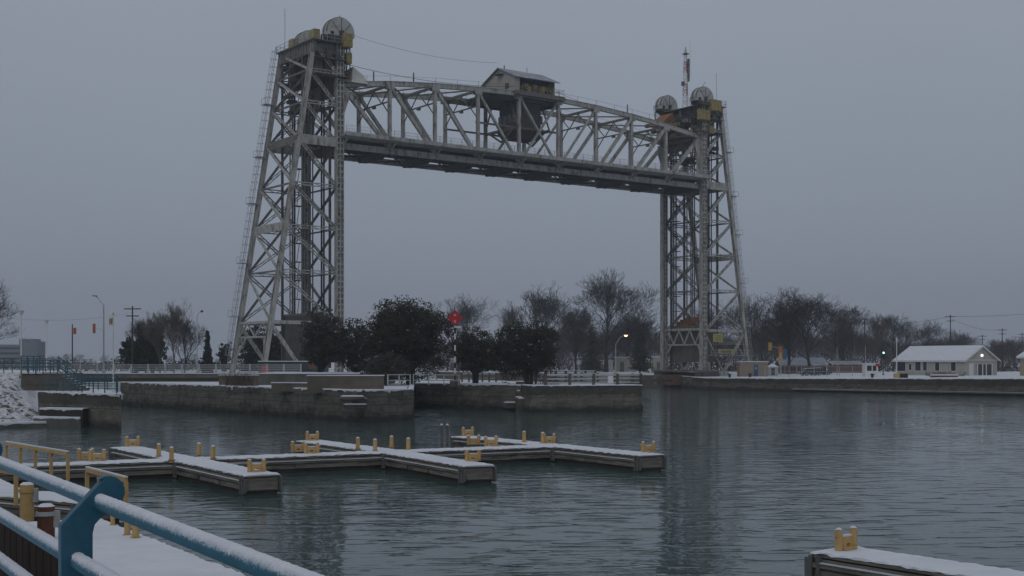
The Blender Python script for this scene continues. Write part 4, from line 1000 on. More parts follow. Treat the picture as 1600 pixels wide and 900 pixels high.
def bare_proto(seed, bark='bark', **k):
    T, C = bare_mesh(seed, **k); a = T.build('trunk', bark); b = C.build('crown', bark); ms = [('trunk', a.data), ('crown', b.data)]
    zs = max(v.co.z for v in b.data.vertices)
    bpy.data.objects.remove(a); bpy.data.objects.remove(b); return ms, zs
BT = [bare_proto(21, H=20, spread=.95, low=.3), bare_proto(5, H=20, spread=1.15, low=.3), bare_proto(33, H=20, spread=.8, upright=1.1, low=.3), bare_proto(8, H=20, spread=1.05, low=.15, levels=6), bare_proto(50, bark='bark_pale', H=20, spread=.75, upright=1.2, low=.2)]
def bare(v, label, px, Y, ytop, zb=2.6, sx=1.0, group='bare winter trees', rz=None, name='bare_tree'):
    ms, zs = BT[v]; hgt = EYE-(ytop-HZ)*Y/F-zb; s = hgt/zs
    random.seed(int(px*7+v)); return tree_thing(name, label, ms, PX(px, Y, zb), random.uniform(0, 6) if rz is None else rz, (s*sx, s*sx, s), group)
bare(0, 'tallest bare tree standing dark behind the street lamp', 946, 322, 417, sx=1.3)
bare(2, 'faint bare tree left of the tallest one above the round evergreen', 846, 335, 438, sx=1.35)
bare(1, 'bare tree showing behind the red diamond sign', 716, 340, 457, sx=1.1)
bare(4, 'small faint bare tree between the diamond sign and the round evergreen', 800, 350, 470, sx=.9)
bare(1, 'big round headed bare tree, widest on the right bank', 1266, 263, 443, sx=1.25)
bare(3, 'dark bare tree just left of the widest one', 1232, 266, 462, sx=1.0)
bare(3, 'bare tree right of the widest one over the red building', 1318, 300, 474, sx=1.1)
bare(0, 'bare tree directly behind the right leg of the right tower', 1168, 300, 455, sx=1.0)
bare(2, 'bare tree behind the beige hut with the blue door', 1190, 330, 478, sx=1.0)
bare(1, 'bare tree seen through the lower right bridge tower', 1112, 330, 470, sx=1.0)
bare(4, 'pale narrow bare tree above the ticket booth', 1368, 330, 482, sx=.8)
bare(3, 'bare tree left of the cream house chimney side', 1395, 340, 487, sx=1.0)
bare(0, 'thin bare tree over the middle of the cream house roof', 1452, 380, 497, sx=1.0)
bare(1, 'bare tree behind the right part of the cream house roof', 1502, 400, 512, sx=1.2)
bare(4, 'small faint bare tree at the right picture edge', 1578, 380, 524, sx=1.3)
bare(3, 'low bare tree between the cream house and the right edge', 1560, 400, 528, sx=1.2)
bare(3, 'dark bushy bare tree left of the tallest tree', 900, 315, 478, sx=1.1)
bare(2, 'bare tree between the tallest tree and the right tower', 1005, 325, 486, sx=1.2)
bare(1, 'bare tree behind the lit street lamp', 978, 335, 478, sx=1.0)
bare(1, 'bare tree cut by the left picture edge', -34, 150, 432, zb=4, sx=.9)
bare(4, 'tall pale poplar like bare tree in the left clump', 272, 185, 462, zb=3.2, sx=.75)
bare(4, 'pale bare tree in the middle of the left clump', 250, 186, 478, zb=3.2, sx=1.0)
bare(2, 'bare tree at the left side of the left clump', 228, 188, 484, zb=3.2, sx=1.0)
bare(3, 'bare tree at the right end of the left clump', 288, 190, 492, zb=3.2, sx=.8)

def leaves(mb, c, r, n_, size, rnd, flat=1.0):
    for _ in range(n_):
        u = Vector((rnd.gauss(0, 1), rnd.gauss(0, 1), rnd.gauss(0, 1))).normalized()*r*rnd.random()**.4
        u.z *= flat; p = c+u; a = Vector((rnd.gauss(0, 1), rnd.gauss(0, 1), rnd.gauss(0, 1))).normalized(); b = a.orthogonal().normalized(); k = size*rnd.uniform(.6, 1.3)
        mb.add([p-a*k*.5, p+b*k*.35, p+a*k*.5, p-b*k*.35], [(0, 1, 2, 3)])
def evergreen(name, label, px, Y, x0, x1, ytop, zb, m, lobes=4, dens=1.0, snow=.03, seed=1, open_=0, leaf=.3, depth=.8, stem=.5):
    """broad evergreen tree: trunk, limbs and a crown of leaf clumps over overlapping lobes"""
    rnd = random.Random(seed); w = (x1-x0)/F*Y; H = EYE-(ytop-HZ)*Y/F-zb; cx = PX((x0+x1)/2, Y, zb)
    r = thing(name, label, 'tree', cx); T, C, Sn = MB(), MB(), MB()
    lob = []
    for k in range(lobes):
        a = rnd.uniform(-1, 1); lob.append((Vector((a*w*.31, rnd.uniform(-.25, .25)*w*depth, H*(.42+.22*rnd.random()*(1-abs(a)*.6)))), w*.30*rnd.uniform(.8, 1.15), H*.36*rnd.uniform(.8, 1.1)))
    lob.append((Vector((0, 0, H*.58)), w*.43, H*.39))
    lob.append((Vector((0, 0, H*.32)), w*.42, H*.30))
    if lobes >= 6:
        for a in (-.2, .17): lob.append((Vector((a*w, 0, H*.6)), w*.27, H*.335))
    ncl = int(420*dens); rr = .075*w+.25
    for _ in range(ncl):
        c, rx_, rz2 = rnd.choice(lob); u = Vector((rnd.gauss(0, 1), rnd.gauss(0, 1), rnd.gauss(0, 1))).normalized()*(rnd.random()**(.28 if not open_ else .5))*rnd.uniform(.85, 1.12)
        p = c+Vector((u.x*rx_, u.y*rx_*depth, u.z*rz2)); p.z = max(p.z, .25*H*open_+.35)
        if p.z > H*1.02: continue
        s_ = rr*rnd.uniform(.5, 1.05); leaves(C, p, s_, int(34*dens**.3), leaf, rnd, .75)
        if rnd.random() < snow*3: leaves(Sn, p+Vector((0, -.2, s_*.5)), s_*.6, 3, leaf*.7, rnd, .3)
        if open_ and rnd.random() < .4: T.tube((rnd.gauss(0, .1), 0, H*.15), p, .05, 4, .02, caps=False)
    n_t = 3 if stem > .4 else 1
    for k in range(n_t):
        q = Vector((rnd.uniform(-.12, .12)*w*(n_t > 1), rnd.uniform(-.1, .1)*w, H*.7)); T.tube((q.x*.4, q.y*.4, -.3), q, w*.022+.06, 7, .06)
        for j in range(5):
            e_ = q+Vector((rnd.uniform(-.3, .3)*w, rnd.uniform(-.3, .3)*w, rnd.uniform(-.3, .2)*H)); T.tube(q*rnd.uniform(.3, .9), e_, .09, 5, .03, caps=False)
    T.build('trunk', 'bark', r); C.build('crown', m, r)
    if Sn.v: Sn.build('snow_dusting', 'snow', r)
    return r
evergreen('evergreen_tree', 'biggest dark rounded evergreen left of the red diamond sign', 640, 133, 573, 708, 463, 2.6, 'leaf_dark', 8, 2.2, .045, 4, leaf=.22)
evergreen('evergreen_tree', 'dome shaped dark evergreen beside the wooden guard rail', 826, 136, 772, 881, 496, 2.6, 'leaf_dark', 6, 1.6, .07, 9, leaf=.22)
evergreen('evergreen_tree', 'open headed dark tree in front of the left tower column', 500, 140, 462, 542, 473, 2.7, 'leaf_olive', 5, .95, .01, 12, open_=1, leaf=.26)
evergreen('evergreen_tree', 'loose tall shrubby tree between the left tower and the biggest evergreen', 556, 138, 520, 592, 484, 2.7, 'leaf_dark', 5, .75, .02, 15, open_=.6, leaf=.22)
evergreen('evergreen_tree', 'dark evergreen with reddish trunk right of the red diamond sign', 740, 142, 704, 780, 504, 2.6, 'leaf_dark', 5, 1.0, .02, 18, open_=.8, leaf=.22)
evergreen('evergreen_tree', 'low dark bush behind the left tower legs', 402, 215, 372, 446, 500, 3.0, 'leaf_bluish', 5, .8, .01, 22, leaf=.34)
evergreen('evergreen_tree', 'tiny dark bush left of the left tower legs', 350, 225, 338, 366, 532, 3.0, 'leaf_dark', 3, .3, .01, 25, leaf=.3)
evergreen('evergreen_tree', 'low leafy bush under the open headed tree by the low wall', 600, 128, 566, 640, 546, 2.6, 'leaf_olive', 4, .5, .012, 27, open_=.3, leaf=.2)
def conifer(label, px, Y, ytop, zb, wpx, seed, m='leaf_bluish', ragged=.5):
    rnd = random.Random(seed); H = EYE-(ytop-HZ)*Y/F-zb; w = wpx/F*Y/2; r = thing('conifer', label, 'tree', PX(px, Y, zb)); C = MB()
    T = MB(); T.tube((0, 0, -.2), (0, 0, H*.97), H*.02, 7, .02)
    z = H*.06
    while z < H*.97:
        rad = w*(1-z/H)**.8*rnd.uniform(1-ragged, 1.1); n_ = max(5, int(11*rad/w)+4)
        for k in range(n_):
            a = rnd.uniform(0, 6.283); rr = rad*rnd.uniform(.7, 1.12); e_ = Vector((math.cos(a)*rr, math.sin(a)*rr, z-rr*.25)); T.tube((0, 0, z), e_, .03, 3, .01, caps=False)
            for j in range(5): p = Vector((0, 0, z)).lerp(e_, .25+.18*j); leaves(C, p, .22+.05*rad, 9, .24, rnd, .6)
        z += H*.035
    T.build('trunk', 'bark', r); C.build('crown', m, r); return r
evergreen('evergreen_tree', 'dark shaggy evergreen at the left of the clump beyond the road bridge', 212, 186, 190, 236, 513, 3.2, 'leaf_bluish', 4, .55, .01, 31, open_=.2, leaf=.3)
evergreen('evergreen_tree', 'taller shaggy evergreen inside the clump beyond the road bridge', 238, 190, 218, 258, 500, 3.2, 'leaf_bluish', 3, .5, .01, 32, open_=.3, leaf=.3)
conifer('small pointed conifer standing alone left of the left tower', 324, 200, 516, 3.2, 28, 5)
conifer('blue green fir between the legs of the left tower', 392, 240, 508, 3.0, 40, 6)
conifer('dark conifer right of the tallest bare tree', 1000, 300, 512, 2.6, 52, 7, 'leaf_dark')
conifer('broad dark conifer behind the street lamp', 925, 300, 506, 2.6, 56, 8, 'leaf_dark')
# distant woods: one mass of small bare trees far behind
def woods(name, rng, Y0, Y1, ytop, n_, seed, zb=2.5, m='bark'):
    rnd = random.Random(seed); T, C = bare_mesh(seed, H=14, levels=4, spread=1.0, low=.1, trunk_r=.016); v0 = [Vector(x) for x in T.v+C.v]; f0 = T.f+[tuple(i+len(T.v) for i in f) for f in C.f]
    zs = max(x.z for x in v0); mb = MB()
    for k in range(n_):
        px = rng[0]+(rng[1]-rng[0])*(k+rnd.random())/n_; Y = rnd.uniform(Y0, Y1); yt = ytop(px)+rnd.uniform(-3, 10); s = (EYE-(yt-HZ)*Y/F-zb)/zs; c = PX(px, Y, zb); a = rnd.uniform(0, 6.28); ca, sa = math.cos(a)*s*1.2, math.sin(a)*s*1.2
        mb.add([(c.x+x.x*ca-x.y*sa, c.y+x.x*sa+x.y*ca, c.z+x.z*s) for x in v0], f0)
    o = mb.build(name, m); return tag(o, kind='stuff')
o = woods('distant_woods', (868, 1640), 340, 470, lambda x: 505+(12+(x-1330)*.05 if x > 1330 else 0)+(8 if 1040 < x < 1160 else 0)+7*math.sin(x*.05), 125, 77); tag(o, 'hazy leafless woods filling the far right bank behind the houses', 'woods')
o = woods('distant_woods', (640, 880), 380, 470, lambda x: 530, 26, 78); tag(o, 'low leafless scrub on the far bank behind the evergreens', 'woods')
o = woods('distant_scrub', (60, 470), 480, 640, lambda x: 553, 40, 79, zb=3); tag(o, 'very low faint scrub on the horizon behind the road bridge', 'woods')
def brush(name, label, rng, Y0, Y1, h0, h1, n_, seed, zb, m='leaf_red', sz=.5):
    rnd = random.Random(seed); mb = MB()
    for k in range(n_):
        px = rng[0]+(rng[1]-rng[0])*(k+rnd.random())/n_; Y = rnd.uniform(Y0, Y1); c = PX(px, Y, zb); h_ = h0+(h1-h0)*abs(math.sin(px*.031+seed)*math.sin(px*.113))
        for j in range(5): leaves(mb, c+Vector((rnd.uniform(-1.5, 1.5), rnd.uniform(-1, 1), rnd.uniform(.1, 1)*h_)), 1.1, 9, sz, rnd)
    o = mb.build(name, m); tag(o, label, 'thicket', kind='stuff')
M['brush'] = mat('dark leafless thicket', (.05, .042, .038), (.03, .027, .025), .9, .3)
brush('distant_thicket', 'dark low thicket below the bare trees on the right bank', (1030, 1660), 312, 340, 2.0, 6, 330, 5, 2.2, 'brush')
brush('distant_thicket', 'dark low thicket on the far bank behind the evergreens', (640, 1030), 362, 400, 1.5, 5, 190, 6, 2.2, 'brush')
brush('distant_thicket', 'low grey thicket on the horizon behind the road bridge', (-40, 480), 300, 340, .6, 2.2, 230, 8, 3.2, 'brush', .45)
# dry shrubs by the low wall
def shrub(label, px, Y, h, w, zb, seed, m='leaf_red', group=None, name='bare_shrub'):
    rnd = random.Random(seed); r = thing(name, label, 'shrub', PX(px, Y, zb), 0, group); mb = MB()
    for k in range(int(w*60)):
        a = rnd.uniform(0, 6.28); b = Vector((rnd.uniform(-.5, .5)*w, rnd.uniform(-.4, .4), 0)); e_ = b+Vector((math.cos(a)*h*.35, math.sin(a)*h*.3, h*rnd.uniform(.5, 1.05))); mb.tube(b, e_, .012, 3, .006, caps=False)
        f_ = b.lerp(e_, .5); mb.tube(f_, f_+Vector((rnd.uniform(-.3, .3)*h, rnd.uniform(-.2, .2), h*.35)), .009, 3, .004, caps=False)
    mb.build('twigs', m, r); return r
shrub('tangled brown shrub on the low wall at the left tower foot', 374, 121, 1.4, 2.6, 2.7, 1)
shrub('scraggly shrub at the base of the evergreen beside the guard rail', 862, 134, 1.3, 1.6, 2.6, 2)
shrub('brown twiggy growth on the edge of the snowy bank', 52, 108, .9, 2.2, 3.2, 3)

# ---------------------------------------------------------------- left side: low walls, road bridge, rails
def low_wall(label, px0, px1, Y0, Y1, z0, z1, m='block', d=.6):
    a, b = PX(px0, Y0, 0), PX(px1, Y1, 0); dv = b-a; r = thing('low_wall', label, 'wall', (a.x, a.y, z0), math.atan2(dv.y, dv.x), 'low walls on the canal island'); Ln = dv.length
    mb = MB(); mb.box(0, Ln, 0, d, -.3, z1-z0); mb.build('wall', m, r)
    mb = MB(); mb.box(-.04, Ln+.04, -.05, d+.05, z1-z0, z1-z0+.09); mb.build('snow_cap', 'snow', r); return r
low_wall('plain buff concrete wall left of the shrub, under the road railing', 342, 400, 128, 127, 2.6, 3.62)
low_wall('longest buff concrete wall on top of the crumbled quay corner', 480, 600, 111, 112, 2.6, 3.75)
low_wall('low dark brick wall stub between the two buff walls', 424, 480, 116, 115, 2.6, 3.05, 'block')
low_wall('snow covered raised terrace edge behind the brick stub', 400, 600, 131, 131, 2.6, 3.75, 'concrete', 12)
def barrier(label, A, B, h, rails, n_, m='galv', name='guard_rail', pm=None, pw=.1, rw=.06, rh=.08, snow=True, cat='guard rail', group=None):
    A, B = Vector(A), Vector(B); dv = B-A; flat = Vector((dv.x, dv.y, 0)); Ln = flat.length; r = thing(name, label, cat, A, math.atan2(dv.y, dv.x), group); dz = dv.z
    mb = MB()
    for z in rails: mb.beam((0, 0, z), (Ln, 0, z+dz), rw, rh)
    mb.build('rail', m, r)
    for i in range(n_+1):
        x = Ln*i/n_; mb = MB(); mb.box(x-pw/2, x+pw/2, -pw/2+.0, pw/2, 0+dz*i/n_, h+dz*i/n_); mb.build('post', pm or m, r)
    if snow: MB().beam((0, 0, rails[-1]+rh/2+.02), (Ln, 0, rails[-1]+dz+rh/2+.02), rw, .04).build('snow', 'snow', r)
    return r
barrier('white pipe railing between the long buff wall and the sign', PX(606, 122, 2.75), PX(641, 123, 2.75), 1.05, (.45, 1.0), 2, snow=False)
barrier('white pipe railing directly below the red diamond sign', PX(646, 124, 2.75), PX(717, 124, 2.7), 1.05, (.45, 1.0), 3, snow=False)
barrier('dark post fence right of the sign under the evergreen trunk', PX(722, 150, 2.6), PX(775, 150, 2.6), 1.1, (.45, .95), 5, m='galv', pm='wood_post', pw=.2)
barrier('near wooden post guard rail on top of the pale pier', Vector((3.4, 130.2, 2.62)), Vector((13.4, 133.4, 2.62)), 1.15, (.22, .62, .98), 4, 'galv', pm='wood_post', pw=.26, rh=.17)
barrier('second wooden post guard rail further back on the pale pier', Vector((2.6, 140, 2.62)), Vector((14.2-5, 141.5, 2.62)), 1.35, (.5, .95, 1.3), 6, 'galv', pm='wood_post', pw=.24, rh=.16)
barrier('third guard rail at the back of the pier beside the canal', Vector((12.6, 133.9, 2.62)), Vector((4.5, 146.5, 2.62)), 1.15, (.3, .7, 1.0), 5, 'galv', pm='wood_post', pw=.24, rh=.16)
c = PX(813, 133.5, 2.6)
# road bridge on the left
YB = 153; r = thing('road_bridge', 'low concrete road bridge with grey railing running into the left tower', 'bridge', PX(-60, YB, 0)); x1 = PX(470, YB, 0).x-r.location.x
MB().box(0, x1, 0, 9, 3.05, 3.55).build('deck', 'concrete', r); MB().box(0, x1, .5, 8.5, 1.5, 3.05).build('girder', 'block', r)
MB().box(-.1, x1, -.12, .3, 3.55, 3.63).build('kerb_snow', 'snow', r); MB().box(0, x1, .3, 8.8, 3.55, 3.6).build('roadway', 'asphalt', r)
mb = MB()
for z in (.25, .5, .75, 1.0): mb.beam((0, 0, 3.6+z), (x1, 0, 3.6+z), .08, .09)
mb.build('handrail', 'galv', r)
for k in range(21): x = x1*k/20; MB().box(x-.09, x+.09, -.08, .08, 3.55, 4.72).build('rail_post', 'galv', r)
r = thing('snow_berm', None, None) if False else None
tag(MB().box(PX(-60, YB, 0).x, PX(470, YB, 0).x, YB+9, YB+120, 1, 3.2).build('approach_ground', 'snowground'), kind='structure')
# terrace block, stairs and blue rails
r = thing('terrace_block', 'brown concrete terrace with snowy ledge behind the blue railings', 'wall', PX(33, 106, 0)); wx = PX(92, 106, 0).x-r.location.x
MB().box(0, wx, 0, 6, 2.2, 4.0).build('wall', 'block', r); MB().box(-.05, wx*.62, -.15, 6, 4.0, 4.12).build('snow_cap', 'snow', r); MB().box(0, wx*1.02, -.05, 0, 3.1, 3.4).build('ledge', 'concrete', r)
for k in range(1): pass
r = thing('stone_stairs', 'short flight of snowy steps between terrace and lower quay', 'stairs', PX(92, 105, 2.6)); mb = MB(); sn = MB()
for k in range(7): mb.box(k*.28, k*.28+.3, 0, 1.6, 0, 1.4-.2*k); sn.box(k*.28, k*.28+.3, 0, 1.6, 1.401-.2*k, 1.44-.2*k)
mb.build('steps', 'concrete', r); sn.build('snow', 'snow', r)
BR = dict(m='blue_far', cat='railing', group='distant blue railings', snow=False, pw=.07, rw=.05, rh=.06, name='blue_guard_rail')
barrier('long thin blue railing along the upper road at far left', PX(-20, 112, 4.0), PX(84, 112, 4.0), 1.3, (.5, .85, 1.25), 8, **BR)
barrier('blue railing along the front of the upper terrace', PX(33, 105.8, 4.0), PX(90, 105.8, 4.0), 1.15, (.3, .6, .85, 1.1), 5, **BR)
barrier('sloping blue railing down the snowy steps, front side', PX(90, 104.9, 4.0), PX(128, 104.7, 2.6), 1.15, (.3, .6, .85, 1.1), 3, **BR)
barrier('sloping blue railing down the snowy steps, rear side', PX(92, 106.8, 4.2), PX(133, 106.6, 2.7), 1.2, (.4, .8, 1.15), 3, **BR)
barrier('blue railing along the front edge of the lower quay corner', PX(128, 98.5, 2.62), PX(182, 96.2, 2.62), 1.35, (.35, .7, 1.0, 1.3), 3, **BR)
barrier('blue railing going back from the lower quay corner', PX(182, 96.2, 2.62), PX(184, 101, 2.62), 1.35, (.35, .7, 1.0, 1.3), 2, **BR)
barrier('rear blue railing of the lower quay platform', PX(125, 107, 2.62), PX(182, 107, 2.62), 1.3, (.35, .7, 1.0, 1.25), 4, **BR)
barrier('low blue railing at the foot of the terrace wall', PX(66, 103.8, 2.62), PX(122, 101.5, 2.62), 1.0, (.3, .6, .95), 5, **BR)
barrier('upper blue railing left part above the terrace ledge', PX(33, 109, 4.0), PX(62, 109, 4.0), 1.5, (.5, 1.0, 1.45), 3, **BR)

# poles, lamps and signals
def pole(name, label, cat, px, Y, ytop, zb, rr=.08, m='galv', parts=None):
    c = PX(px, Y, zb); H = EYE-(ytop-HZ)*Y/F-zb; r = thing(name, label, cat, c); mb = MB(); mb.tube((0, 0, 0), (0, 0, H), rr, 8, rr*.7); mb.tube((0, 0, 0), (0, 0, .3), rr*1.7, 8); mb.build('pole', m, r)
    if parts: parts(r, H)
    return r
def globe(r, H):
    MB().tube((0, 0, H), (0, 0, H+.35), .12, 8, .28).build('lamp_shade', 'white', r); MB().tube((0, 0, H+.35), (0, 0, H+.45), .3, 8, .05).build('lid', 'galv', r)
pole('street_lamp', 'pale lamp post with small white head at far left', 'street lamp', 33, 112, 492, 4.0, .07, 'white', globe)
pole('street_lamp', 'second pale lamp post right of the distant office block', 'street lamp', 72, 125, 506, 4.0, .07, 'white', globe)
def banner(r, H): MB().box(.12, .5, -.03, .03, H-1.3, H-.5).build('signal_head', 'orange_flag', r); MB().box(.0, .14, -.02, .02, H-1.0, H-.9).build('arm', 'galv', r)
pole('signal_pole', 'dark pole with orange signal head left of the tall lamp', 'signal pole', 113, 160, 506, 3.6, .10, 'steel_dark', banner)
def roadlamp(s=-1):
    def f(r, H):
        mb = MB(); mb.tube((0, 0, H-.05), (s*.9, 0, H+1.0), .05, 6); mb.build('arm', 'galv', r); MB().add([(s*.8, -.12, H+.98), (s*1.5, -.12, H+1.06), (s*1.5, .12, H+1.06), (s*.8, .12, H+.98), (s*.8, -.08, H+1.14), (s*1.4, -.08, H+1.16), (s*1.4, .08, H+1.16), (s*.8, .08, H+1.14)], [(3, 2, 1, 0), (4, 5, 6, 7), (0, 1, 5, 4), (1, 2, 6, 5), (2, 3, 7, 6), (3, 0, 4, 7)]).build('lamp_head', 'steel_mid', r)
    return f
def rl2(r, H):
    roadlamp(-1)(r, H); MB().beam((0, 0, H*.62), (-1.1, 0, H*.66), .05, .05).build('signal_arm', 'galv', r); MB().box(-1.35, -1.05, -.1, .1, H*.58, H*.72).build('signal_head', 'orange_flag', r)
pole('street_lamp', 'tall road lamp with side signal arm beyond the road bridge', 'street lamp', 162, 160, 476, 3.6, .12, 'galv', rl2)
def flagtop(r, H): MB().add([(-.3, 0, H-.9), (0, 0, H-.2), (-.1, .02, H-.9), (-.35, .02, H-.3)], [(0, 1, 2, 3)]).build('ornament', 'yellow_frame', r); MB().tube((0, 0, H), (0, 0, H+.2), .1, 8, .02).build('finial', 'yellow', r)
pole('flag_pole', 'thin pale pole with small dark gold ornament near its top', 'pole', 177, 101, 492, 2.6, .055, 'white', flagtop)
def hook(r, H): mb = MB(); mb.tube((0, 0, H), (.25, 0, H+.5), .05, 6); mb.tube((.25, 0, H+.5), (.6, 0, H+.7), .05, 6); mb.build('arm', 'galv', r); MB().tube((.55, 0, H+.6), (.8, 0, H+.75), .16, 8).build('lamp_head', 'steel_dark', r)
pole('street_lamp', 'hooked street lamp right of the left tree clump', 'street lamp', 308, 178, 494, 3.4, .08, 'galv', hook)
def xarm(r, H):
    mb = MB(); mb.box(-1.2, 1.2, -.07, .07, H-.5, H-.35); mb.box(-.9, .9, -.06, .06, H-1.5, H-1.36)
    mb.build('crossarm', 'bark', r); mb = MB()
    for x in (-1.1, -.5, .5, 1.1): mb.tube((x, 0, H-.35), (x, 0, H-.1), .06, 6)
    mb.build('insulator', 'white', r)
pole('utility_pole', 'wooden utility pole at the left of the left tree clump', 'utility pole', 207, 182, 478, 3.2, .14, 'bark', xarm)
pole('utility_pole', 'tallest utility pole rising behind the cream house roof', 'utility pole', 1485, 300, 492, 2.6, .16, 'bark', xarm)
pole('utility_pole', 'utility pole right of the cream house gable', 'utility pole', 1566, 330, 513, 2.6, .16, 'bark', xarm)
pole('utility_pole', 'shorter distant utility pole above the cream house gable', 'utility pole', 1535, 380, 523, 2.6, .16, 'bark', xarm)
pole('utility_pole', 'utility pole among the bare trees right of the widest tree', 'utility pole', 1351, 330, 497, 2.6, .15, 'bark', xarm)
pole('utility_pole', 'faint utility pole at the right picture edge', 'utility pole', 1597, 380, 520, 2.6, .15, 'bark', xarm)
pole('flag_pole', 'pale bare flag pole in front of the left end of the cream house', 'pole', 1401, 222, 527, 2.5, .09, 'white')
pole('tall_mast', 'thin floodlight mast above the bare trees right of the widest tree', 'mast', 1335, 320, 487, 2.6, .08, 'steel_mid', lambda r, H: MB().box(-.9, .9, -.2, .2, H-.2, H+.15).build('floodlight', 'steel_mid', r))
def sodium(r, H):
    mb = MB(); mb.tube((0, 0, H), (1.0, 0, H+1.6), .08, 6); mb.tube((1.0, 0, H+1.6), (2.0, 0, H+2.1), .07, 6); mb.build('arm', 'galv', r)
    MB().box(1.8, 2.9, -.2, .2, H+2.0, H+2.3).build('lamp_head', 'galv', r)
    o = MB().tube((2.3, -.1, H+1.75), (2.3, -.1, H+1.98), .12, 10, .38).build('bulb', 'lamp_warm', r)
pole('street_lamp', 'curved street lamp with its lamp lit orange', 'street lamp', 962, 290, 538, 2.5, .12, 'galv', sodium)
def tsig(r, H): MB().beam((0, 0, H-.2), (-2.0, 0, H+.3), .1, .1).build('mast_arm', 'galv', r); MB().box(-2.5, -1.9, -.25, .25, H-.6, H+1.0).build('signal_head', 'amber', r)
pole('traffic_signal', 'traffic signal with yellow head on an arm above the beige hut', 'traffic signal', 1220, 262, 543, 2.5, .12, 'galv', tsig)
def ban2(r, H): MB().box(-.38, .38, -.06, .06, H-1.1, H).build('orange_panel', 'orange_flag', r); MB().box(-.34, .34, -.05, .05, H-2.7, H-1.2).build('yellow_panel', 'amber', r)
pole('banner_pole', 'pole with orange over yellow banner beside the traffic signal', 'banner', 1219.5, 250, 541, 2.4, .06, 'galv', ban2)
def ban3(r, H): MB().box(-.36, .36, -.06, .06, H-2.1, H).build('blue_panel', 'bluecloth', r)
pole('banner_pole', 'pole with blue banner right of the orange one', 'banner', 1226.5, 252, 545, 2.4, .06, 'galv', ban3)
def greenl(r, H): MB().box(-.3, .3, -.2, .2, H-1.2, H+.3).build('signal_head', 'black', r); MB().tube((0, -.32, H-.15), (0, -.21, H-.15), .19, 10).build('lens', 'lamp_green', r)
pole('traffic_signal', 'traffic signal showing a green light near the booth', 'traffic signal', 1380, 240, 550, 2.4, .1, 'steel_dark', greenl)
for k, (px, lb) in enumerate(((1245, 'left thin pole in front of the red roofed buildings'), (1308, 'thin pole right of the parked cars'), (1352, 'thin pale pole left of the booth'))):
    pole('sign_pole', lb, 'pole', px, 245, 546-3*k, 2.4, .07, 'galv')
mb = MB()
# cables on the right
for k, (a_, b_, lb) in enumerate(((PX(1485, 300, 15.6), PX(1760, 260, 17.5), 'upper overhead wire running from the tallest utility pole to the right edge'), (PX(1566, 330, 13.2), PX(1485, 300, 15.2), 'overhead wire between the tallest pole and the pole right of the gable'),
                                (PX(1351, 330, 15.6), PX(1485, 300, 15.6), 'overhead wire between the tree line pole and the tallest pole'), (PX(207, 182, 12.0), PX(-60, 140, 10.4), 'faint wire from the left utility pole to the left edge'))):
    cable(lb, [a_, b_], .03 if k < 3 else .01, 1.0)

# red diamond sign on banded pole
r = thing('diamond_sign', 'red diamond navigation sign on a black and white banded pole', 'sign', PX(711, 128, 2.7)); H = EYE+68*128/F-2.7
for k in range(10):
    z0, z1 = .5+(H-.9)*k/10*1.0, .5+(H-.9)*(k+1)/10; MB().tube((0, 0, z0), (0, 0, z1), .085, 8).build('pole_band', 'white' if k % 2 else 'black', r)
MB().box(-.5, .5, -.5, .5, -.2, .5).build('plinth', 'concrete', r)
q = .78; MB().add([(0, -.12, H-q*1.05), (q, -.12, H), (0, -.12, H+q*1.05), (-q, -.12, H), (0, -.09, H-q*1.05), (q, -.09, H), (0, -.09, H+q*1.05), (-q, -.09, H)], [(0, 1, 2, 3), (7, 6, 5, 4), (0, 4, 5, 1), (1, 5, 6, 2), (2, 6, 7, 3), (3, 7, 4, 0)]).build('panel', 'red', r)
mb = MB()
for zc, hh in ((.30, .11), (-.34, .13)): mb.box(-.11, .11, -.14, -.122, H+zc-hh, H+zc-hh+.06); mb.box(-.11, .11, -.14, -.122, H+zc+hh-.06, H+zc+hh); mb.box(-.11, .11, -.14, -.122, H+zc-.03, H+zc+.03); mb.box(-.11, -.05, -.139, -.121, H+zc-hh+.06, H+zc-.03); mb.box(.05, .11, -.139, -.121, H+zc-hh+.06, H+zc-.03); mb.box(-.11, -.05, -.139, -.121, H+zc+.03, H+zc+hh-.06); mb.box(.05, .11, -.139, -.121, H+zc+.03, H+zc+hh-.06)
mb.build('numerals', 'pink', r); MB().tube((-.05, 0, H), (-.05, 0, H+1.2), .03, 6).build('antenna', 'black', r); MB().box(.1, .6, -.1, .1, H-1.0, H-.8).build('bracket_lamp', 'white', r)
# snow capped table slab near gap handled as stone; white sign board on pier
r = thing('pier_marker', 'small white board fixed on the guard rail of the pale pier', 'sign', PX(954, 131.2, 2.7)); MB().box(-.28, .28, -.05, .05, .1, .85).build('panel', 'white', r)

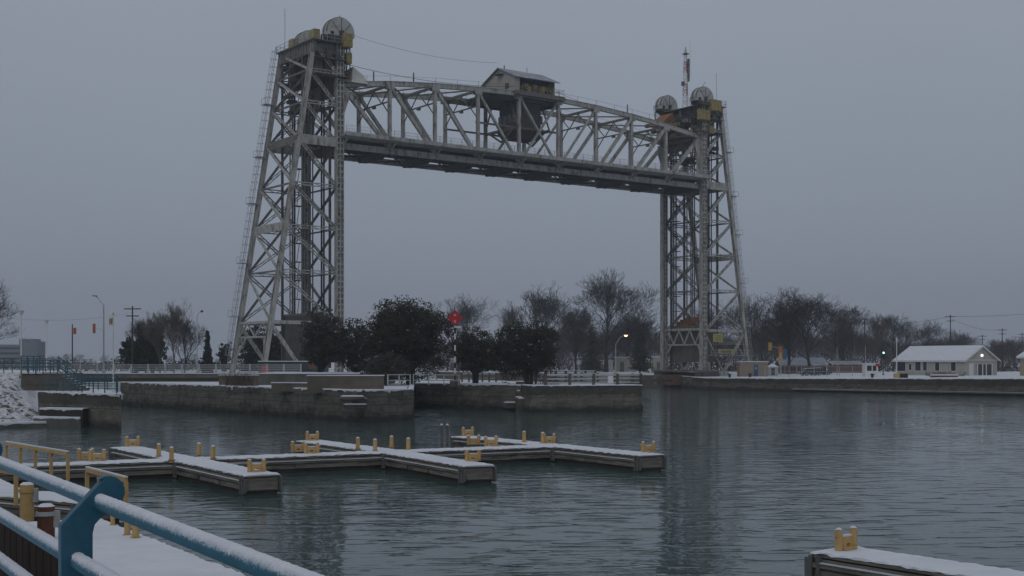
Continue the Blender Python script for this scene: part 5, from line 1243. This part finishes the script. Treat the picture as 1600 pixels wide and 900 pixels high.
# ---------------------------------------------------------------- buildings
def gable(name, label, cat, C, a, Ln, Wd, zb, ez_, rz_, wall, eave=.4):
    """C near corner, a: unit direction of the long side, gable end runs along b = a rotated -90 deg"""
    r = thing(name, label, cat, (C[0], C[1], zb), math.atan2(a[1], a[0])); h, rh = ez_-zb, rz_-zb
    mb = MB(); mb.add([(0, 0, 0), (Ln, 0, 0), (Ln, -Wd, 0), (0, -Wd, 0), (0, 0, h), (Ln, 0, h), (Ln, -Wd, h), (0, -Wd, h), (0, -Wd/2, rh-.1), (Ln, -Wd/2, rh-.1)],
                      [(0, 1, 5, 4), (1, 2, 6, 9, 5), (2, 3, 7, 6), (3, 0, 4, 8, 7)]); mb.build('wall', wall, r)
    mb = MB(); sl_ = (rh-h)/(Wd/2); zz = h-sl_*eave; e = eave
    for ya, yb in ((e, -Wd/2), (-Wd-e, -Wd/2)):
        mb.add([(-e, ya, zz), (Ln+e, ya, zz), (Ln+e, yb, rh), (-e, yb, rh), (-e, ya, zz+.18), (Ln+e, ya, zz+.18), (Ln+e, yb, rh+.18), (-e, yb, rh+.18)], [(3, 2, 1, 0), (4, 5, 6, 7), (0, 1, 5, 4), (1, 2, 6, 5), (2, 3, 7, 6), (3, 0, 4, 7)])
    rf = mb.build('roof', 'snow' if cat == 'house' else 'roofmetal', r)
    mb = MB(); mb.box(-e-.02, Ln+e+.02, e-.02, e+.06, zz-.16, zz+.02); 
    for s_ in (0, -Wd): pass
    mb.beam((-e-.05, e, zz-.02), (-e-.05, -Wd/2, rh-.02), .08, .2, (0, 0, 1)); mb.beam((-e-.05, -Wd-e, zz-.02), (-e-.05, -Wd/2, rh-.02), .08, .2); mb.build('fascia', 'white', rf)
    return r, h, rh
th = R(58); a_ = Vector((-math.cos(th), math.sin(th))); C_ = PX(1508, 226, 0)
r, h, rh = gable('house', 'long cream bungalow with snowy roof and lit gable lamp', 'house', (C_.x, C_.y), a_, 15.6, 8.7, 2.45, 5.35, 7.75, 'cream')
def win(r, x, z, w, hh, on='long', m='glass'):
    mb, f = MB(), MB()
    if on == 'long': mb.box(x, x+w, .02, .05, z, z+hh); f.box(x-.1, x+w+.1, .0, .03, z-.1, z+hh+.1)
    else: mb.box(-.05, -.02, -x-w, -x, z, z+hh); f.box(-.03, 0, -x-w-.1, -x+.1, z-.1, z+hh+.1)
    fr = f.build('window', 'white', r); mb.build('pane', m, fr)
for x, z, w, hh in ((2.0, .9, 1.0, 1.5), (5.6, .9, .9, 1.5), (8.4, .9, .8, 1.6), (9.8, .9, 1.2, 1.6), (11.9, 1.0, .6, 1.1), (13.3, .8, 1.9, 1.7)): win(r, x, z, w, hh)
mb = MB(); mb.box(-.06, 0, -7.2, -3.2, 0, 2.05); mb.build('entrance', 'glass', r); mb = MB()
for y in (-3.2, -4.6, -5.6, -7.2): mb.box(-.16, -.06, y-.1, y+.1, 0, 2.2)
mb.box(-.14, 0, -8.6, -.1, 2.75, 2.9); mb.build('trim', 'white', r); MB().box(-.05, -.01, -2.2, -1.0, 0, 2.2).build('door', 'white', r)
MB().tube((-.3, -4.35, 3.65), (-.08, -4.35, 3.65), .2, 12).build('gable_lamp', 'lamp_white', r)
C_ = PX(1646, 215, 0); r, h, rh = gable('house', 'tan house with snowy roof cut off by the right picture edge', 'house', (C_.x, C_.y), a_, 6.5, 8, 2.5, 5.9, 7.6, 'cream2'); win(r, 3.5, .8, 1.2, 1.5)
r = thing('hedge', 'low reddish brown hedge along the front of the cream house', 'hedge', PX(1447, 218, 2.45)); mb = MB(); rnd = random.Random(2)
for k in range(70): leaves(mb, Vector((rnd.uniform(0, 6.6), rnd.uniform(-.3, .3), rnd.uniform(.1, .75))), .3, 16, .16, rnd)
mb.build('foliage', 'leaf_red', r)
r = thing('snowy_bench', 'low snow covered rectangular box on the grass before the cream house', 'bench', PX(1455, 208, 2.4)); MB().box(0, 4.2, -.5, .5, 0, .35).build('base', 'wood_post', r); MB().box(-.05, 4.25, -.55, .55, .35, .55).build('snow_cap', 'snow', r)
for px, w, m_n, lb in ((1398, .8, 'yellow', 'small yellow box left of the cream house'), (1407, 1.2, 'black', 'dark low bin right of the small yellow box')):
    r = thing('utility_box', lb, 'box', PX(px, 205, 2.4)); MB().box(0, w, 0, .7, 0, .6).build('body', m_n, r); MB().box(-.03, w+.03, -.03, .73, .6, .68).build('lid', m_n, r)
# hut with blue door
A = PX(1156, 243, 2.15); r = thing('utility_hut', 'flat roofed beige hut with a blue door beside the right tower', 'hut', A)
MB().box(0, 5.3, 0, 3, 0, 2.75).build('wall', 'brownwall', r); MB().box(-.12, 5.42, -.12, 3.1, 2.75, 2.93).build('roof', 'snow', r)
dr = MB().box(2.65, 3.4, -.05, 0, .0, 2.3).build('door', 'bluedoor', r); MB().box(2.9, 2.96, -.07, -.051, 1.4, 1.8).box(3.1, 3.16, -.07, -.051, 1.4, 1.8).box(2.96, 3.1, -.069, -.051, 1.57, 1.63).build('door_letter', 'white', dr)
r = thing('garden_shed', 'small grey shed with pointed snowy roof right of the beige hut', 'shed', PX(1201, 250, 2.3)); MB().box(0, 1.9, 0, 2, 0, 1.6).build('wall', 'galv', r); MB().box(.5, 1.2, -.04, 0, 0, 1.4).build('door', 'steel_dark', r)
MB().add([(-.2, -.2, 1.6), (2.1, -.2, 1.6), (2.1, 2.2, 1.6), (-.2, 2.2, 1.6), (.95, 1, 2.4)], [(3, 2, 1, 0), (0, 1, 4), (1, 2, 4), (2, 3, 4), (3, 0, 4)]).build('roof', 'snow', r)
r, h, rh = gable('barn', 'long dark red building with snowy roof behind the parked cars', 'building', (PX(1292, 268, 0).x, 268), Vector((-1, .02)), 9.6, 7, 2.4, 4.2, 5.7, 'redwall', .3) ; r.rotation_euler.z = math.pi
r.location = PX(1222, 275, 2.4); r.rotation_euler.z = 0; r.location.y += 7
r, h, rh = gable('building', 'orange brown brick building behind the fence left of the booth', 'building', (PX(1305, 290, 0).x, 297), Vector((1, 0)), 6.5, 6, 2.4, 4.3, 5.0, 'brick', .2)
win(r, 1, 1, 1, 1); 
r = thing('ticket_booth', 'small white booth with dark window and red sign on its corner', 'booth', PX(1352, 222, 2.3)); MB().box(0, 2.2, 0, 2, 0, 2.3).build('wall', 'white', r); MB().box(-.12, 2.3, -.12, 2.1, 2.3, 2.45).build('roof', 'snow', r)
MB().box(.3, 1.1, -.04, 0, 1.1, 2.0).box(1.3, 1.9, -.04, 0, 1.1, 2.0).build('window', 'glass', r); MB().box(1.75, 2.4, -.16, -.1, 1.9, 2.35).build('red_sign', 'red', r)
r = thing('distant_office', 'hazy blue grey office blocks on the horizon at far left', 'building', PX(0, 640, 3)); mb = MB()
for x0, x1, z1 in ((-2, 10, 10.5), (9.2, 16, 13.4), (9.5, 18.5, 12.2)): mb.box(x0, x1, 0 if x0 < 5 else x0*.1, 12, 0, z1)
mb.build('wall', 'tower_block', r); mb = MB()
for k in range(3): mb.box(-1.5, 9.8, -.06, -.02, 3+2.6*k, 4+2.6*k)
mb.build('window', 'glass', r)
# far bank small sheds seen between the trees
for k, (px, Y, w, h_, m_n, lb) in enumerate(((897, 320, 1.6, 2.6, 'white', 'small white shed beside the blue container beyond the evergreen'), (908, 324, 3.6, 3.4, 'tower_block', 'blue grey container right of the tiny white shed'), (962, 330, 3.6, 3.6, 'cream', 'pale small building behind the street lamp pole'), (1020, 300, 3.0, 3.6, 'cream', 'pale hut with snowy roof left of the right tower'),
                                              (940, 335, 3.0, 2.8, 'white', 'white panel wall below the tallest bare tree'))):
    r = thing('shed', lb, 'shed', PX(px, Y, 2.4)); MB().box(0, w, 0, 3, 0, h_).build('wall', m_n, r); MB().box(-.2, w+.2, -.2, 3.2, h_, h_+.25).build('roof', 'snow', r); MB().box(w*.3, w*.6, -.05, 0, 0, h_*.7).build('door', 'steel_mid', r)
# gallery: dark green maintenance shed beneath left tower
r = thing('maintenance_shed', 'dark green shed with red panel between the left tower legs', 'shed', PX(404, 175, 2.8)); MB().box(0, 9, 0, 4, 0, 2.2).build('wall', 'carpaint', r); MB().box(-.1, 9.1, -.1, 4.1, 2.2, 2.3).build('roof', 'snow', r); MB().box(.4, 1.5, -.06, 0, .6, 1.6).build('red_panel', 'red', r); MB().box(6.8, 8.4, -.06, 0, 1.2, 1.8).build('rust_panel', 'brick', r); MB().box(.4, 2.5, -.08, 0, .1, .5).build('sill_snow', 'snow', r)
# parked cars
def car(label, loc, rz, m_n):
    r = thing('parked_car', label, 'car', loc, rz, 'cars parked on the far bank'); Wd = .88
    prf = [(-2.1, .35), (-2.15, .75), (-2.0, .92), (-1.1, .98), (.85, 1.0), (2.0, .88), (2.15, .6), (2.1, .35)]
    def ext(p, w, nm, m, par): n_ = len(p); return MB().add([(x, -w, z) for x, z in p]+[(x, w, z) for x, z in p], [tuple(range(n_-1, -1, -1)), tuple(range(n_, 2*n_))]+[(k, (k+1) % n_, n_+(k+1) % n_, n_+k) for k in range(n_)]).build(nm, m, par)
    b = ext(prf, Wd, 'body', m_n, r); ext([(-1.7, .96), (-1.25, 1.42), (.2, 1.46), (1.0, .99)], Wd*.88, 'windows', 'glass', b); ext([(-1.25, 1.43), (-1.2, 1.48), (.15, 1.52), (.22, 1.46)], Wd*.86, 'roof', 'snow', b)
    for x in (-1.35, 1.35):
        for y in (-Wd+.02, Wd-.02): w = MB().tube((x, y-.1, .33), (x, y+.1, .33), .33, 14).build('wheel', 'black', r); MB().tube((x, y-.12, .33), (x, y+.12, .33), .18, 10).build('rim', 'galv', w)
    for y in (-.6, .6): MB().box(-2.18, -2.12, y-.15, y+.15, .62, .78).build('headlight', 'white', r)
car('dark green parked car before the dark red building, front one', PX(1267, 246, 2.25), .25, 'carpaint'); car('black parked car just right of the dark green one', PX(1281, 250, 2.3), .2, 'carpaint2')
# fences on the far bank
r = thing('chain_link_fence', 'grey wire mesh fence along the far bank from the cars to the booth', 'fence', PX(1195, 238, 2.2)); e2 = PX(1352, 228, 2.2)-r.location; r.rotation_euler.z = math.atan2(e2.y, e2.x); Ln = e2.length
mb = MB()
for z in (.05, 1.0, 1.9): mb.beam((0, 0, z), (Ln, 0, z), .04, .04)
x = 0
while x < Ln: mb.beam((x, 0, 0), (x, 0, 1.9), .012, .012); x += .28
mb.build('mesh', 'galv', r)
for k in range(9): MB().tube((Ln*k/8, 0, 0), (Ln*k/8, 0, 2.0), .05, 6).build('post', 'galv', r)
src = None
for k, (px, lb) in enumerate(((1140, 'dark bollard on the far quay edge beside the right tower'), (1172, 'dark bollard on the far quay edge below the blue door'), (1363, 'dark bollard on the far quay edge below the booth'))):
    g = PX(px, (231, 226, 212)[k], 2.15+.1*k); 
    if src is None:
        r = thing('quay_bollard', lb, 'bollard', g, 0, 'bollards on the far quay'); MB().tube((0, 0, 0), (0, 0, .45), .22, 10).build('stem', 'black', r); MB().tube((0, 0, .45), (0, 0, .65), .34, 10).build('head', 'black', r); src = r
    else: copy_thing(src, g, 0, lb)

# ---------------------------------------------------------------- winter haze
hz = MB().box(-950, 950, -40, 1100, -5.2, 66).build('haze', 'white'); tag(hz, kind='stuff')
m = bpy.data.materials.new('winter haze'); m.use_nodes = True; t = m.node_tree; t.nodes.clear()
o_ = t.nodes.new('ShaderNodeOutputMaterial'); pv = t.nodes.new('ShaderNodeVolumePrincipled'); pv.inputs['Color'].default_value = (.84, .885, .97, 1); pv.inputs['Density'].default_value = .00045; pv.inputs['Anisotropy'].default_value = .2
t.links.new(pv.outputs[0], o_.inputs['Volume']); hz.data.materials.clear(); hz.data.materials.append(m)
